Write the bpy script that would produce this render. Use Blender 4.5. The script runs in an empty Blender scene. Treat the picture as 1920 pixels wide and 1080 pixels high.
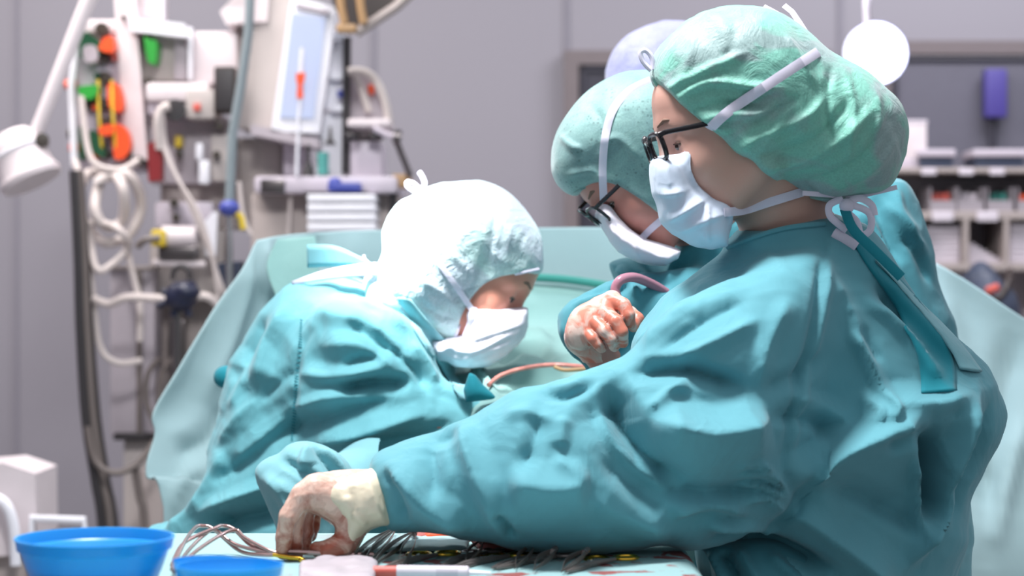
import bpy, bmesh, math, random
import numpy as np
from mathutils import Vector, Matrix, Euler

SC = bpy.context.scene
COL = SC.collection
F = 3733.333          # focal length in pixels of a 1920 wide frame (70 mm on 36 mm)
CZ = 1.25             # camera height

# ------------------------------------------------------------------ camera, world, light
cam_d = bpy.data.cameras.new('camera'); cam = bpy.data.objects.new('camera', cam_d); COL.objects.link(cam)
cam.location = (0, 0, CZ); cam.rotation_euler = (math.pi/2, 0, 0)
cam_d.lens = 70; cam_d.sensor_width = 36; cam_d.clip_start = 0.05
cam_d.dof.use_dof = True; cam_d.dof.focus_distance = 2.45; cam_d.dof.aperture_fstop = 4.0
SC.camera = cam

wd = bpy.data.worlds.new('room_light'); SC.world = wd; wd.use_nodes = True
bg = wd.node_tree.nodes['Background']
_t = wd.node_tree; _tc = _t.nodes.new('ShaderNodeTexCoord'); _sx = _t.nodes.new('ShaderNodeSeparateXYZ'); _cr = _t.nodes.new('ShaderNodeValToRGB'); _mr = _t.nodes.new('ShaderNodeMapRange')
_t.links.new(_tc.outputs['Generated'], _sx.inputs[0]); _t.links.new(_sx.outputs[2], _mr.inputs[0]); _mr.inputs['From Min'].default_value = -1; _t.links.new(_mr.outputs[0], _cr.inputs[0])
_e = _cr.color_ramp.elements; _e[0].position = 0.30; _e[0].color = (0.10, 0.10, 0.11, 1); _e[1].position = 0.85; _e[1].color = (1.15, 1.2, 1.32, 1)
_m = _e.new(0.52); _m.color = (0.42, 0.44, 0.49, 1)
_t.links.new(_cr.outputs[0], bg.inputs[0]); bg.inputs[1].default_value = 0.54

def W(px, py, d):
    return Vector(((px-960)/F*d, d, CZ-(py-540)/F*d))

def area(name, loc, target, size, power, color=(1,1,1), size_y=None, spread=None):
    l = bpy.data.lights.new(name, 'AREA'); l.energy = power; l.color = color
    l.shape = 'RECTANGLE'; l.size = size; l.size_y = size_y or size
    if spread: l.spread = spread
    o = bpy.data.objects.new(name, l); COL.objects.link(o); o.location = loc
    o.rotation_euler = (Vector(target)-Vector(loc)).to_track_quat('-Z', 'Y').to_euler()
    return o

area('ceiling_light', (-0.30, 2.12, 2.9), (0.15, 2.6, 1.0), 0.42, 62, (0.97, 0.98, 1.0), 0.42)
area('ceiling_light', (-1.4, 4.4, 3.1), (-0.9, 5.2, 1.0), 1.4, 60, (1.0, 0.95, 0.93), 0.9)
area('ceiling_light', (1.6, 5.0, 3.1), (1.4, 6.0, 1.2), 1.4, 38, (0.95, 0.94, 1.0), 0.9)

def spot(name, loc, target, power, angle, blend=0.6, radius=0.06, color=(1,1,1)):
    l = bpy.data.lights.new(name, 'SPOT'); l.energy = power; l.spot_size = math.radians(angle); l.spot_blend = blend
    l.shadow_soft_size = radius; l.color = color
    o = bpy.data.objects.new(name, l); COL.objects.link(o); o.location = loc
    o.rotation_euler = (Vector(target)-Vector(loc)).to_track_quat('-Z', 'Y').to_euler()
    return o
# surgical lamp above the field, aimed at the left surgeon's neck and hood
spot('surgical_lamp_light', W(740, 470, 3.02)+Vector((-0.40, -0.55, 1.0)), W(742, 462, 3.0), 520, 14, 0.85, 0.07, (0.97, 1.0, 1.0))
# the bright headlight behind the nurse, its own light is added with the lamp itself

vs = SC.view_settings
SC.display_settings.display_device = 'sRGB'
vs.view_transform = 'Standard'; vs.look = 'None'; vs.gamma = 1; vs.use_curve_mapping = False
vs.exposure = 0.16

# ------------------------------------------------------------------ materials
def srgb(r, g, b):
    f = lambda c: (c/255/12.92) if c/255 <= 0.04045 else ((c/255+0.055)/1.055)**2.4
    return (f(r), f(g), f(b), 1)

class NT:
    def __init__(s, name):
        s.m = bpy.data.materials.new(name); s.m.use_nodes = True; s.t = s.m.node_tree
        s.b = s.t.nodes['Principled BSDF']; s.tc = None
    def n(s, kind, **kw):
        x = s.t.nodes.new(kind)
        for k, v in kw.items(): setattr(x, k, v)
        return x
    def l(s, a, b): s.t.links.new(a, b)
    def coord(s):
        if not s.tc: s.tc = s.n('ShaderNodeTexCoord')
        return s.tc.outputs['Object']
    def noise(s, scale, detail=3, rough=0.5, dist=0.0, stretch=None):
        x = s.n('ShaderNodeTexNoise'); x.inputs['Scale'].default_value = scale
        x.inputs['Detail'].default_value = detail; x.inputs['Roughness'].default_value = rough
        x.inputs['Distortion'].default_value = dist
        if stretch:
            mp = s.n('ShaderNodeMapping'); mp.inputs['Scale'].default_value = stretch[:3]
            if len(stretch) > 3: mp.inputs['Rotation'].default_value = stretch[3:6]
            s.l(s.coord(), mp.inputs[0]); s.l(mp.outputs[0], x.inputs['Vector'])
        else: s.l(s.coord(), x.inputs['Vector'])
        return x.outputs['Fac']
    def ramp(s, fac, stops, mode='LINEAR'):
        r = s.n('ShaderNodeValToRGB'); e = r.color_ramp.elements; r.color_ramp.interpolation = mode
        while len(e) < len(stops): e.new(0.5)
        for k, (p, c) in enumerate(stops):
            e[k].position = p; e[k].color = c if len(c) == 4 else (*c, 1)
        s.l(fac, r.inputs[0]); return r.outputs[0]
    def mix(s, fac, a, b):
        x = s.n('ShaderNodeMix', data_type='RGBA')
        for sock, v in ((x.inputs[0], fac), (x.inputs[6], a), (x.inputs[7], b)):
            if hasattr(v, 'links'): s.l(v, sock)
            else: sock.default_value = v
        return x.outputs[2]
    def bump(s, h, strength, dist, prev=None):
        x = s.n('ShaderNodeBump'); x.inputs['Strength'].default_value = strength; x.inputs['Distance'].default_value = dist
        s.l(h, x.inputs['Height'])
        if prev: s.l(prev, x.inputs['Normal'])
        return x.outputs[0]
    def fin(s, color=None, rough=None, normal=None, **kw):
        if color is not None:
            if hasattr(color, 'links'): s.l(color, s.b.inputs['Base Color'])
            else: s.b.inputs['Base Color'].default_value = color
        if rough is not None:
            if hasattr(rough, 'links'): s.l(rough, s.b.inputs['Roughness'])
            else: s.b.inputs['Roughness'].default_value = rough
        if normal is not None: s.l(normal, s.b.inputs['Normal'])
        for k, v in kw.items():
            i = s.b.inputs[k.replace('_', ' ')]
            if hasattr(v, 'links'): s.l(v, i)
            else: i.default_value = v
        return s.m

def cw(c, k): return (min(c[0]*k, 1), min(c[1]*k, 1), min(c[2]*k, 1), 1)

def m_cloth(name, c, wr=0.5, vary=0.12, c2=None, scale=1.0, alpha=None, sheen=0.15):
    s = NT(name)
    n1 = s.noise(9*scale, 3, 0.5, 0.3)
    col = s.mix(n1, cw(c, 1-vary), c2 or cw(c, 1+vary))
    w1 = s.noise(11*scale, 3, 0.5, 1.2, (1, 1, 0.55, 0.0, 0.6, 0.0))
    r1 = s.ramp(w1, [(0.42, (0, 0, 0)), (0.5, (1, 1, 1)), (0.58, (0.1, 0.1, 0.1))])
    w2 = s.noise(60*scale, 3, 0.6, 0.5)
    b = s.bump(r1, wr*0.20, 0.004)
    b = s.bump(w2, wr*0.25, 0.0012, b)
    w3 = s.noise(900, 2, 0.5)
    b = s.bump(w3, 0.12, 0.0004, b)
    kw = dict(Sheen_Weight=sheen, Sheen_Roughness=0.5, Specular_IOR_Level=0.25)
    if alpha is not None: kw['Alpha'] = alpha
    return s.fin(col, 0.78, b, **kw)

def m_plain(name, c, rough=0.5, metal=0.0, vary=0.06, bump=0.0, nscale=30, **kw):
    s = NT(name)
    n1 = s.noise(nscale, 3)
    col = s.mix(n1, cw(c, 1-vary), cw(c, 1+vary))
    b = s.bump(s.noise(nscale*6, 2), bump, 0.001) if bump else None
    return s.fin(col, rough, b, Metallic=metal, **kw)

M = {}
M['wall'] = m_plain('painted_wall', srgb(143, 139, 147), 0.6, vary=0.02, nscale=2)
M['floor'] = m_plain('vinyl_floor', srgb(150, 150, 150), 0.5)
M['gown'] = m_cloth('nurse_gown_cloth', srgb(94, 156, 167), 0.75, 0.10)
M['gown_b'] = m_cloth('surgeon_gown_cloth', srgb(104, 168, 177), 0.8, 0.08, scale=1.3)
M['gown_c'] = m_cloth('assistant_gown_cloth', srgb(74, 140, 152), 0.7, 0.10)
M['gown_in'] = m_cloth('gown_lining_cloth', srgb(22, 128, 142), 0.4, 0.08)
M['drape'] = m_cloth('pale_drape_cloth', srgb(158, 184, 187), 0.35, 0.04, scale=0.6)
M['drape_green'] = m_cloth('green_drape_cloth', srgb(126, 164, 160), 0.5, 0.06)
M['drape_dark'] = m_cloth('dark_green_cloth', srgb(62, 140, 130), 0.4, 0.06)
M['towel'] = m_cloth('pale_sleeve_cloth', srgb(125, 178, 186), 0.6, 0.06, scale=1.5)
M['white_strap'] = m_cloth('white_strap_cloth', srgb(222, 216, 232), 0.25, 0.02)
M['mask'] = m_cloth('mask_paper', srgb(205, 216, 232), 0.30, 0.03, scale=1.4)
M['mask_w'] = m_cloth('white_mask_paper', srgb(226, 220, 230), 0.30, 0.03, scale=1.4)
# ------------------------------------------------------------------ object helpers
def link(o): COL.objects.link(o); return o

def tag(o, label=None, cat=None, group=None, kind=None):
    if label: o['label'] = label
    if cat: o['category'] = cat
    if group: o['group'] = group
    if kind: o['kind'] = kind
    return o

def thing(name, loc, label, cat, group=None, rz=0.0):
    o = bpy.data.objects.new(name, None); o.empty_display_size = 0.05; link(o)
    o.location = loc; o.rotation_euler = (0, 0, rz)
    return tag(o, label, cat, group)

def obj(name, V, Fc, mat, parent=None, smooth=True, local=False):
    """one mesh object; V in world coordinates unless local"""
    off = Vector((0, 0, 0))
    if parent is not None and not local:
        p = parent
        while p is not None: off = off + Vector(p.location); p = p.parent
    me = bpy.data.meshes.new(name)
    if isinstance(V, np.ndarray):
        V = V - np.array(off)
        nf = len(Fc); k = Fc.shape[1]
        me.vertices.add(len(V)); me.vertices.foreach_set('co', V.astype(np.float32).ravel())
        me.loops.add(nf*k); me.loops.foreach_set('vertex_index', Fc.astype(np.int32).ravel())
        me.polygons.add(nf); me.polygons.foreach_set('loop_start', np.arange(0, nf*k, k, dtype=np.int32))
        me.polygons.foreach_set('loop_total', np.full(nf, k, dtype=np.int32))
        me.update(calc_edges=True)
    else:
        me.from_pydata([tuple(Vector(v)-off) for v in V], [], [tuple(f) for f in Fc]); me.update()
    me.polygons.foreach_set('use_smooth', [smooth]*len(me.polygons))
    me.materials.append(mat)
    o = bpy.data.objects.new(name, me); link(o)
    if parent is not None: o.parent = parent
    return o

class MB:
    """collects shapes, links them as ONE mesh object"""
    def __init__(s): s.v = []; s.f = []
    def add(s, v, f):
        k = len(s.v); s.v += [Vector(x) for x in v]; s.f += [tuple(i+k for i in q) for q in f]; return s
    def box(s, c, size, rot=None, bev=0.0):
        bm = bmesh.new(); bmesh.ops.create_cube(bm, size=1)
        for v in bm.verts: v.co = Vector((v.co.x*size[0], v.co.y*size[1], v.co.z*size[2]))
        if bev: bmesh.ops.bevel(bm, geom=bm.edges[:]+bm.verts[:], offset=min(bev, min(size)*0.45), segments=2, affect='EDGES', profile=0.6)
        R = Euler(rot).to_matrix() if rot else Matrix.Identity(3)
        bm.verts.index_update()
        s.add([R @ v.co + Vector(c) for v in bm.verts], [[v.index for v in f.verts] for f in bm.faces]); bm.free(); return s
    def tube(s, pts, r, seg=8, closed=False, flat=None):
        """swept tube; r number or list; flat=(up vector, ratio) makes a strap"""
        pts = [Vector(p) for p in pts]; n = len(pts)
        rs = r if isinstance(r, (list, tuple)) else [r]*n
        prev = None; rings = []
        for i, p in enumerate(pts):
            if closed: t = pts[(i+1) % n]-pts[i-1]
            else: t = pts[min(i+1, n-1)]-pts[max(i-1, 0)]
            t.normalize()
            if prev is None:
                a = Vector((0, 0, 1)) if abs(t.z) < 0.9 else Vector((1, 0, 0))
                if flat: a = Vector(flat[0])
                u = (a - t*a.dot(t)).normalized()
            else:
                a = Vector(flat[0]) if flat else prev
                u = (a - t*a.dot(t)); u = u.normalized() if u.length > 1e-6 else prev
            prev = u; w = t.cross(u)
            ratio = flat[1] if flat else 1.0
            rings.append([p + (u*math.cos(2*math.pi*k/seg)*ratio + w*math.sin(2*math.pi*k/seg))*rs[i] for k in range(seg)])
        base = len(s.v)
        for q in rings: s.v += q
        m = n if closed else n-1
        for i in range(m):
            j = (i+1) % n
            for k in range(seg):
                s.f.append((base+i*seg+k, base+i*seg+(k+1) % seg, base+j*seg+(k+1) % seg, base+j*seg+k))
        if not closed:
            s.f.append(tuple(base+k for k in range(seg))[::-1]); s.f.append(tuple(base+(n-1)*seg+k for k in range(seg)))
        return s
    def cyl(s, a, b, r, r2=None, seg=20):
        a, b = Vector(a), Vector(b); r2 = r if r2 is None else r2
        d = b-a; e = d*0.0
        return s.tube([a, a+d*0.001, b-d*0.001, b], [r*0.97, r, r2, r2*0.97], seg)
    def lathe(s, c, prof, seg=40, axis=None):
        """prof: (radius, height) along axis"""
        base = len(s.v); R = Vector(axis or (0, 0, 1)).to_track_quat('Z', 'Y').to_matrix()
        for (r, z) in prof:
            for k in range(seg):
                a = 2*math.pi*k/seg; s.v.append(R @ Vector((r*math.cos(a), r*math.sin(a), z)) + Vector(c))
        for i in range(len(prof)-1):
            for k in range(seg):
                s.f.append((base+i*seg+k, base+i*seg+(k+1) % seg, base+(i+1)*seg+(k+1) % seg, base+(i+1)*seg+k))
        return s
    def ell(s, c, rad, rot=None, seg=20, rings=12):
        R = Euler(rot).to_matrix() if rot else Matrix.Identity(3)
        base = len(s.v)
        for i in range(rings+1):
            t = math.pi*i/rings
            for k in range(seg):
                a = 2*math.pi*k/seg
                s.v.append(R @ Vector((rad[0]*math.sin(t)*math.cos(a), rad[1]*math.sin(t)*math.sin(a), rad[2]*math.cos(t))) + Vector(c))
        for i in range(rings):
            for k in range(seg):
                s.f.append((base+i*seg+k, base+(i+1)*seg+k, base+(i+1)*seg+(k+1) % seg, base+i*seg+(k+1) % seg))
        return s
    def prism(s, pts, th):
        """polygon given as points, pushed along +Y by th"""
        n = len(pts); base = len(s.v); s.v += [Vector(p) for p in pts] + [Vector(p)+Vector((0, th, 0)) for p in pts]
        s.f.append(tuple(base+i for i in range(n))); s.f.append(tuple(base+n+i for i in range(n))[::-1])
        for i in range(n): j = (i+1) % n; s.f.append((base+i, base+n+i, base+n+j, base+j))
        return s
    def pbox(s, x0, y0, x1, y1, d, th, bev=0.004):
        """box whose front face spans these pixels at distance d, th deep behind it"""
        a, b = W(x0, y0, d), W(x1, y1, d)
        return s.box(((a.x+b.x)/2, d+th/2, (a.z+b.z)/2), (abs(b.x-a.x), th, abs(b.z-a.z)), bev=bev)
    def build(s, name, mat, parent=None, smooth=True, local=False):
        o = obj(name, s.v, s.f, mat, parent, smooth, local)
        bm = bmesh.new(); bm.from_mesh(o.data); bmesh.ops.remove_doubles(bm, verts=bm.verts, dist=1e-6)
        bmesh.ops.recalc_face_normals(bm, faces=bm.faces); bm.to_mesh(o.data); bm.free()
        if smooth:
            try: o.data.set_sharp_from_angle(angle=math.radians(38))
            except Exception: pass
        return o

def cr(pts, n=8, closed=False):
    """Catmull-Rom through points"""
    P = [Vector(p) for p in pts]; m = len(P); out = []
    for i in range(m if closed else m-1):
        if closed: a, b, c, d = P[i-1], P[i], P[(i+1) % m], P[(i+2) % m]
        else: a, b, c, d = P[max(i-1, 0)], P[i], P[i+1], P[min(i+2, m-1)]
        for k in range(n):
            t = k/n
            out.append(0.5*((2*b)+(c-a)*t+(2*a-5*b+4*c-d)*t*t+(-a+3*b-3*c+d)*t**3))
    if not closed: out.append(P[-1])
    return out

def cr2(pts, n=6, closed=True):
    return [(v.x, v.y) for v in cr([(p[0], p[1], 0) for p in pts], n, closed)]

def WC(pts, n=8, closed=False):
    """smooth world curve through (px, py, d) points"""
    return cr([W(*p) for p in pts], n, closed)

# ------------------------------------------------------------------ numpy noise
_rs = np.random.RandomState(7)
_tab = _rs.rand(64, 64, 64).astype(np.float32)*2-1
def vnoise(x, y, z):
    xi, yi, zi = np.floor(x).astype(int), np.floor(y).astype(int), np.floor(z).astype(int)
    fx, fy, fz = x-xi, y-yi, z-zi
    fx, fy, fz = [f*f*f*(f*(f*6-15)+10) for f in (fx, fy, fz)]
    o = 0
    for a in (0, 1):
        for b in (0, 1):
            for c in (0, 1):
                o = o + _tab[(xi+a) & 63, (yi+b) & 63, (zi+c) & 63]*(fx if a else 1-fx)*(fy if b else 1-fy)*(fz if c else 1-fz)
    return o
def crumple(P, scale, octv=3, seed=0.0):
    """sharp creased noise, about -1..1, P (n,3)"""
    o = np.zeros(len(P)); a = 1.0; f = scale
    ang = 0.6
    for k in range(octv):
        c, s = math.cos(ang*(k+1)+seed), math.sin(ang*(k+1)+seed)
        x = (P[:, 0]*c - P[:, 2]*s)*f; z = (P[:, 0]*s + P[:, 2]*c)*f*0.55; y = P[:, 1]*f
        w = vnoise(x*0.5+9.1+seed, y*0.5, z*0.5+3.3)
        o += a*(0.62-np.abs(vnoise(x+seed*3.1+w*0.8, y+w*0.6, z+5.2*k))*2.0)
        a *= 0.5; f *= 1.9
    return o

# ------------------------------------------------------------------ implicit surfaces
def nets(Fv, xs, ys, zs):
    """surface nets on a rectilinear grid -> verts, quads"""
    s = Fv < 0
    nx, ny, nz = Fv.shape
    c = [s[i:nx-1+i, j:ny-1+j, k:nz-1+k] for i in (0, 1) for j in (0, 1) for k in (0, 1)]
    tot = sum(q.astype(np.int8) for q in c)
    act = (tot > 0) & (tot < 8)
    I, J, K = np.nonzero(act)
    idx = np.full(act.shape, -1, np.int64); idx[I, J, K] = np.arange(len(I))
    acc = np.zeros((len(I), 3)); cnt = np.zeros(len(I))
    X = [xs, ys, zs]
    corners = [(i, j, k) for i in (0, 1) for j in (0, 1) for k in (0, 1)]
    for a in corners:
        for ax in range(3):
            if a[ax] == 1: continue
            b = list(a); b[ax] = 1
            fa = Fv[I+a[0], J+a[1], K+a[2]]; fb = Fv[I+b[0], J+b[1], K+b[2]]
            m = (fa < 0) != (fb < 0)
            t = np.where(m, fa/np.where(m, fa-fb, 1), 0)
            pa = [xs[I+a[0]], ys[J+a[1]], zs[K+a[2]]]; pb = [xs[I+b[0]], ys[J+b[1]], zs[K+b[2]]]
            for q in range(3): acc[:, q] += np.where(m, pa[q]+(pb[q]-pa[q])*t, 0)
            cnt += m
    V = acc/np.maximum(cnt, 1)[:, None]
    Q = []
    for ax in range(3):
        sl0 = [slice(None)]*3; sl1 = [slice(None)]*3
        sl0[ax] = slice(0, -1); sl1[ax] = slice(1, None)
        A = s[tuple(sl0)]; B = s[tuple(sl1)]
        o1, o2 = [q for q in range(3) if q != ax]
        e = A != B
        i3 = list(np.nonzero(e))
        ok = (i3[o1] > 0) & (i3[o2] > 0) & (i3[o1] < Fv.shape[o1]-1) & (i3[o2] < Fv.shape[o2]-1)
        i3 = [q[ok] for q in i3]
        flip = A[tuple(i3)]
        def g(d1, d2):
            j = list(i3); j[o1] = j[o1]+d1; j[o2] = j[o2]+d2
            return idx[j[0], j[1], j[2]]
        q = np.stack([g(-1, -1), g(0, -1), g(0, 0), g(-1, 0)], 1)
        fl = flip if ax != 1 else ~flip
        q[~fl] = q[~fl][:, ::-1]
        Q.append(q)
    Q = np.concatenate(Q); Q = Q[(Q >= 0).all(1)]
    return V, Q

def normals(V, Q):
    a, b, c, d = V[Q[:, 0]], V[Q[:, 1]], V[Q[:, 2]], V[Q[:, 3]]
    n = np.cross(c-a, d-b); N = np.zeros_like(V)
    for k in range(4): np.add.at(N, Q[:, k], n)
    return N/np.maximum(np.linalg.norm(N, axis=1), 1e-12)[:, None]

def relax(V, Q, it=2, lam=0.5):
    for _ in range(it):
        S = np.zeros_like(V); c = np.zeros(len(V))
        for k in range(4):
            a, b = Q[:, k], Q[:, (k+1) % 4]
            np.add.at(S, a, V[b]); np.add.at(c, a, 1); np.add.at(S, b, V[a]); np.add.at(c, b, 1)
        V = V*(1-lam) + lam*S/np.maximum(c, 1)[:, None]
    return V

def axis(lo, hi, step, fine=()):
    """coordinates from lo to hi; fine = (a, b, smaller step) stretches"""
    out = [lo]; x = lo
    while x < hi:
        st = step
        for (a, b, f) in fine:
            if a <= x <= b: st = min(st, f)
            elif x < a: st = min(st, max(f, (a-x)*0.5+1e-4)) if a-x < step else st
        x += st; out.append(x)
    return np.array(out)

def smin(a, b, k):
    h = np.clip(0.5+0.5*(b-a)/k, 0, 1); return b*(1-h)+a*h - k*h*(1-h)
def smax(a, b, k): return -smin(-a, -b, k)

from mathutils.geometry import delaunay_2d_cdt
def facets(P, spacing, seed=0, ang=0.5, stretch=1.0, soft=1.3):
    """flat sided crumple of paper-like cloth, values about -1..1, in the x-z plane"""
    c, s = math.cos(ang), math.sin(ang)
    u = (P[:, 0]*c+P[:, 2]*s)/spacing; v = (-P[:, 0]*s+P[:, 2]*c)/(spacing*stretch)
    u0, v0 = u.min()-1, v.min()-1; nu, nv = int(u.max()-u0)+3, int(v.max()-v0)+3
    rs = np.random.RandomState(seed); K = 12
    pts = [((i+rs.uniform(-.42, .42)), (j+rs.uniform(-.42, .42))) for i in range(nu) for j in range(nv)]
    hs = rs.uniform(-1, 1, len(pts))
    vs_, _, tr, ov, _, _ = delaunay_2d_cdt([Vector(p) for p in pts], [], [], 0, 1e-6)
    H = np.zeros((nu*K, nv*K))
    gi, gj = np.meshgrid(np.arange(nu*K)/K, np.arange(nv*K)/K, indexing='ij')
    for t in tr:
        a, b, d = [vs_[i] for i in t]; ha, hb, hd = [hs[ov[i][0]] if ov[i] else 0 for i in t]
        i0, i1 = max(int(min(a.x, b.x, d.x)*K), 0), min(int(max(a.x, b.x, d.x)*K)+2, nu*K); j0, j1 = max(int(min(a.y, b.y, d.y)*K), 0), min(int(max(a.y, b.y, d.y)*K)+2, nv*K)
        if i1 <= i0 or j1 <= j0: continue
        x, y = gi[i0:i1, j0:j1], gj[i0:i1, j0:j1]; den = (b.y-d.y)*(a.x-d.x)+(d.x-b.x)*(a.y-d.y)
        if abs(den) < 1e-9: continue
        l1 = ((b.y-d.y)*(x-d.x)+(d.x-b.x)*(y-d.y))/den; l2 = ((d.y-a.y)*(x-d.x)+(a.x-d.x)*(y-d.y))/den; l3 = 1-l1-l2
        m = (l1 >= -1e-6) & (l2 >= -1e-6) & (l3 >= -1e-6)
        H[i0:i1, j0:j1][m] = (l1*ha+l2*hb+l3*hd)[m]
    H = blur2(H, soft*0.32, soft*0.32)
    x = np.clip((u-u0)*K, 0, nu*K-1.001); y = np.clip((v-v0)*K, 0, nv*K-1.001); i, j = x.astype(int), y.astype(int); fx, fy = x-i, y-j
    return H[i, j]*(1-fx)*(1-fy)+H[i+1, j]*fx*(1-fy)+H[i, j+1]*(1-fx)*fy+H[i+1, j+1]*fx*fy

class Grid:
    def __init__(s, xs, ys, zs):
        s.xs, s.ys, s.zs = xs, ys, zs
        s.X = xs[:, None, None]; s.Y = ys[None, :, None]; s.Z = zs[None, None, :]
    def sph(s, c, r): return np.sqrt((s.X-c[0])**2+(s.Y-c[1])**2+(s.Z-c[2])**2)-r
    def ell(s, c, rad, R=None):
        dx, dy, dz = s.X-c[0], s.Y-c[1], s.Z-c[2]
        if R is not None:
            x = dx*R[0][0]+dy*R[1][0]+dz*R[2][0]; y = dx*R[0][1]+dy*R[1][1]+dz*R[2][1]; z = dx*R[0][2]+dy*R[1][2]+dz*R[2][2]
        else: x, y, z = dx, dy, dz
        k0 = np.sqrt((x/rad[0])**2+(y/rad[1])**2+(z/rad[2])**2)
        k1 = np.sqrt((x/rad[0]**2)**2+(y/rad[1]**2)**2+(z/rad[2]**2)**2)
        return k0*(k0-1)/np.maximum(k1, 1e-6)
    def cap(s, a, b, ra, rb=None):
        rb = ra if rb is None else rb
        a = np.array(a, float); b = np.array(b, float); d = b-a; L = max(d@d, 1e-9)
        px, py, pz = s.X-a[0], s.Y-a[1], s.Z-a[2]
        t = np.clip((px*d[0]+py*d[1]+pz*d[2])/L, 0, 1)
        return np.sqrt((px-t*d[0])**2+(py-t*d[1])**2+(pz-t*d[2])**2)-(ra+(rb-ra)*t)
    def chain(s, pts, k=0.004):
        """pts (x,y,z,r) joined by tapering capsules"""
        o = None
        for a, b in zip(pts[:-1], pts[1:]):
            c = s.cap(a[:3], b[:3], a[3], b[3]); o = c if o is None else smin(o, c, k)
        return o

def poly_sd(poly, xs, zs):
    """signed distance on a grid (neg inside)"""
    P = np.array(poly, float); X, Z = np.meshgrid(xs, zs, indexing='ij')
    d = np.full(X.shape, 1e9); ins = np.zeros(X.shape, bool)
    for i in range(len(P)):
        a, b = P[i-1], P[i]; e = b-a; L = max(e@e, 1e-12)
        t = np.clip(((X-a[0])*e[0]+(Z-a[1])*e[1])/L, 0, 1)
        d = np.minimum(d, (X-a[0]-t*e[0])**2+(Z-a[1]-t*e[1])**2)
        c = (a[1] > Z) != (b[1] > Z)
        with np.errstate(divide='ignore', invalid='ignore'):
            xx = a[0]+(Z-a[1])/(e[1] if abs(e[1]) > 1e-12 else 1e-12)*e[0]
        ins ^= c & (X < xx)
    return np.where(ins, -1, 1)*np.sqrt(d)

def blur2(A, sx, sz):
    def g(A, s, ax):
        if s < 0.3: return A
        r = int(3*s)+1; k = np.exp(-0.5*(np.arange(-r, r+1)/s)**2); k /= k.sum()
        B = np.pad(A, [(r, r) if q == ax else (0, 0) for q in range(2)], mode='edge')
        return sum(k[j]*np.take(B, np.arange(j, j+A.shape[ax]), axis=ax) for j in range(2*r+1))
    return g(g(A, sx, 0), sz, 1)

def blob(G, out_px, D, T, Rin, p=2.0, cfun=None, sm=0.02, smooth_out=True, Tb=None):
    """rounded solid: outline traced at distance D, half thickness T, centred on depth D (+cfun)"""
    o = cr2(out_px, 5) if smooth_out else out_px
    poly = [((x-960)/F*D, CZ-(y-540)/F*D) for x, y in o]
    s = poly_sd(poly, G.xs, G.zs)
    st = np.median(np.diff(G.xs)); stz = np.median(np.diff(G.zs))
    sb = blur2(s, sm/st, sm/stz); w = np.clip(-s/(sm*1.6), 0, 1); w = w*w*(3-2*w)
    s = s*(1-w)+sb*w
    u = np.clip(1+s/Rin, 0, None)[:, None, :]
    c = D
    if cfun is not None:
        X, Z = np.meshgrid(G.xs, G.zs, indexing='ij'); c = cfun(X, Z)[:, None, :]
    dy = G.Y-c
    v = np.abs(dy)/T if Tb is None else np.where(dy < 0, -dy/T, dy/Tb)
    return ((u**p+v**p)**(1/p)-1)*min(T, Rin)

def prism2(G, out_px, D, grow=0.0):
    poly = [((x-960)/F*D, CZ-(y-540)/F*D) for x, y in cr2(out_px, 5)]
    return poly_sd(poly, G.xs, G.zs)[:, None, :]-grow

def cover(G, f, out_px, D, inner, off=0.005, k=0.004, join=0.012):
    """cloth that also wraps what is inside it, kept within its own outline"""
    return smin(f, smax(inner-off, prism2(G, out_px, D)+0*G.Y, k), join)

FOLD = 1.7
def folds(lines, P, soft=2.5):
    """P (n,3) world verts. lines: (px points, height mm, width one side px, width other side px). Returns metres towards the camera"""
    px = 960+F*P[:, 0]/P[:, 1]; py = 540-F*(P[:, 2]-CZ)/P[:, 1]
    H = np.zeros(len(P))
    for ln in lines:
        pts, h, w1, w2 = ln[:4]
        pts = np.array(cr2(pts, 5, False) if len(pts) > 2 else pts, float)
        wm = max(w1, w2)
        m = (px > pts[:, 0].min()-wm) & (px < pts[:, 0].max()+wm) & (py > pts[:, 1].min()-wm) & (py < pts[:, 1].max()+wm)
        if not m.any(): continue
        x, y = px[m], py[m]; best = np.full(len(x), 1e9); side = np.zeros(len(x)); tt = np.zeros(len(x))
        seg = np.hypot(*np.diff(pts, axis=0).T); cum = np.concatenate([[0], np.cumsum(seg)]); Lt = cum[-1]
        for i in range(len(pts)-1):
            a, b = pts[i], pts[i+1]; e = b-a; L = max(e@e, 1e-9)
            t = np.clip(((x-a[0])*e[0]+(y-a[1])*e[1])/L, 0, 1)
            d = np.hypot(x-a[0]-t*e[0], y-a[1]-t*e[1]); q = d < best
            best = np.where(q, d, best); side = np.where(q, e[0]*(y-a[1])-e[1]*(x-a[0]), side); tt = np.where(q, (cum[i]+t*seg[i])/Lt, tt)
        w = np.where(side > 0, w2, w1)
        d = np.sqrt(best**2+soft**2)-soft
        prof = np.clip(1-d/w, 0, 1); prof = prof*(0.55+0.45*prof)
        ends = np.clip(np.minimum(tt, 1-tt)*4.5+0.15, 0, 1)
        hh = np.zeros(len(P)); hh[m] = h/1000*FOLD*prof*ends; H += hh
    return H

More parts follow.
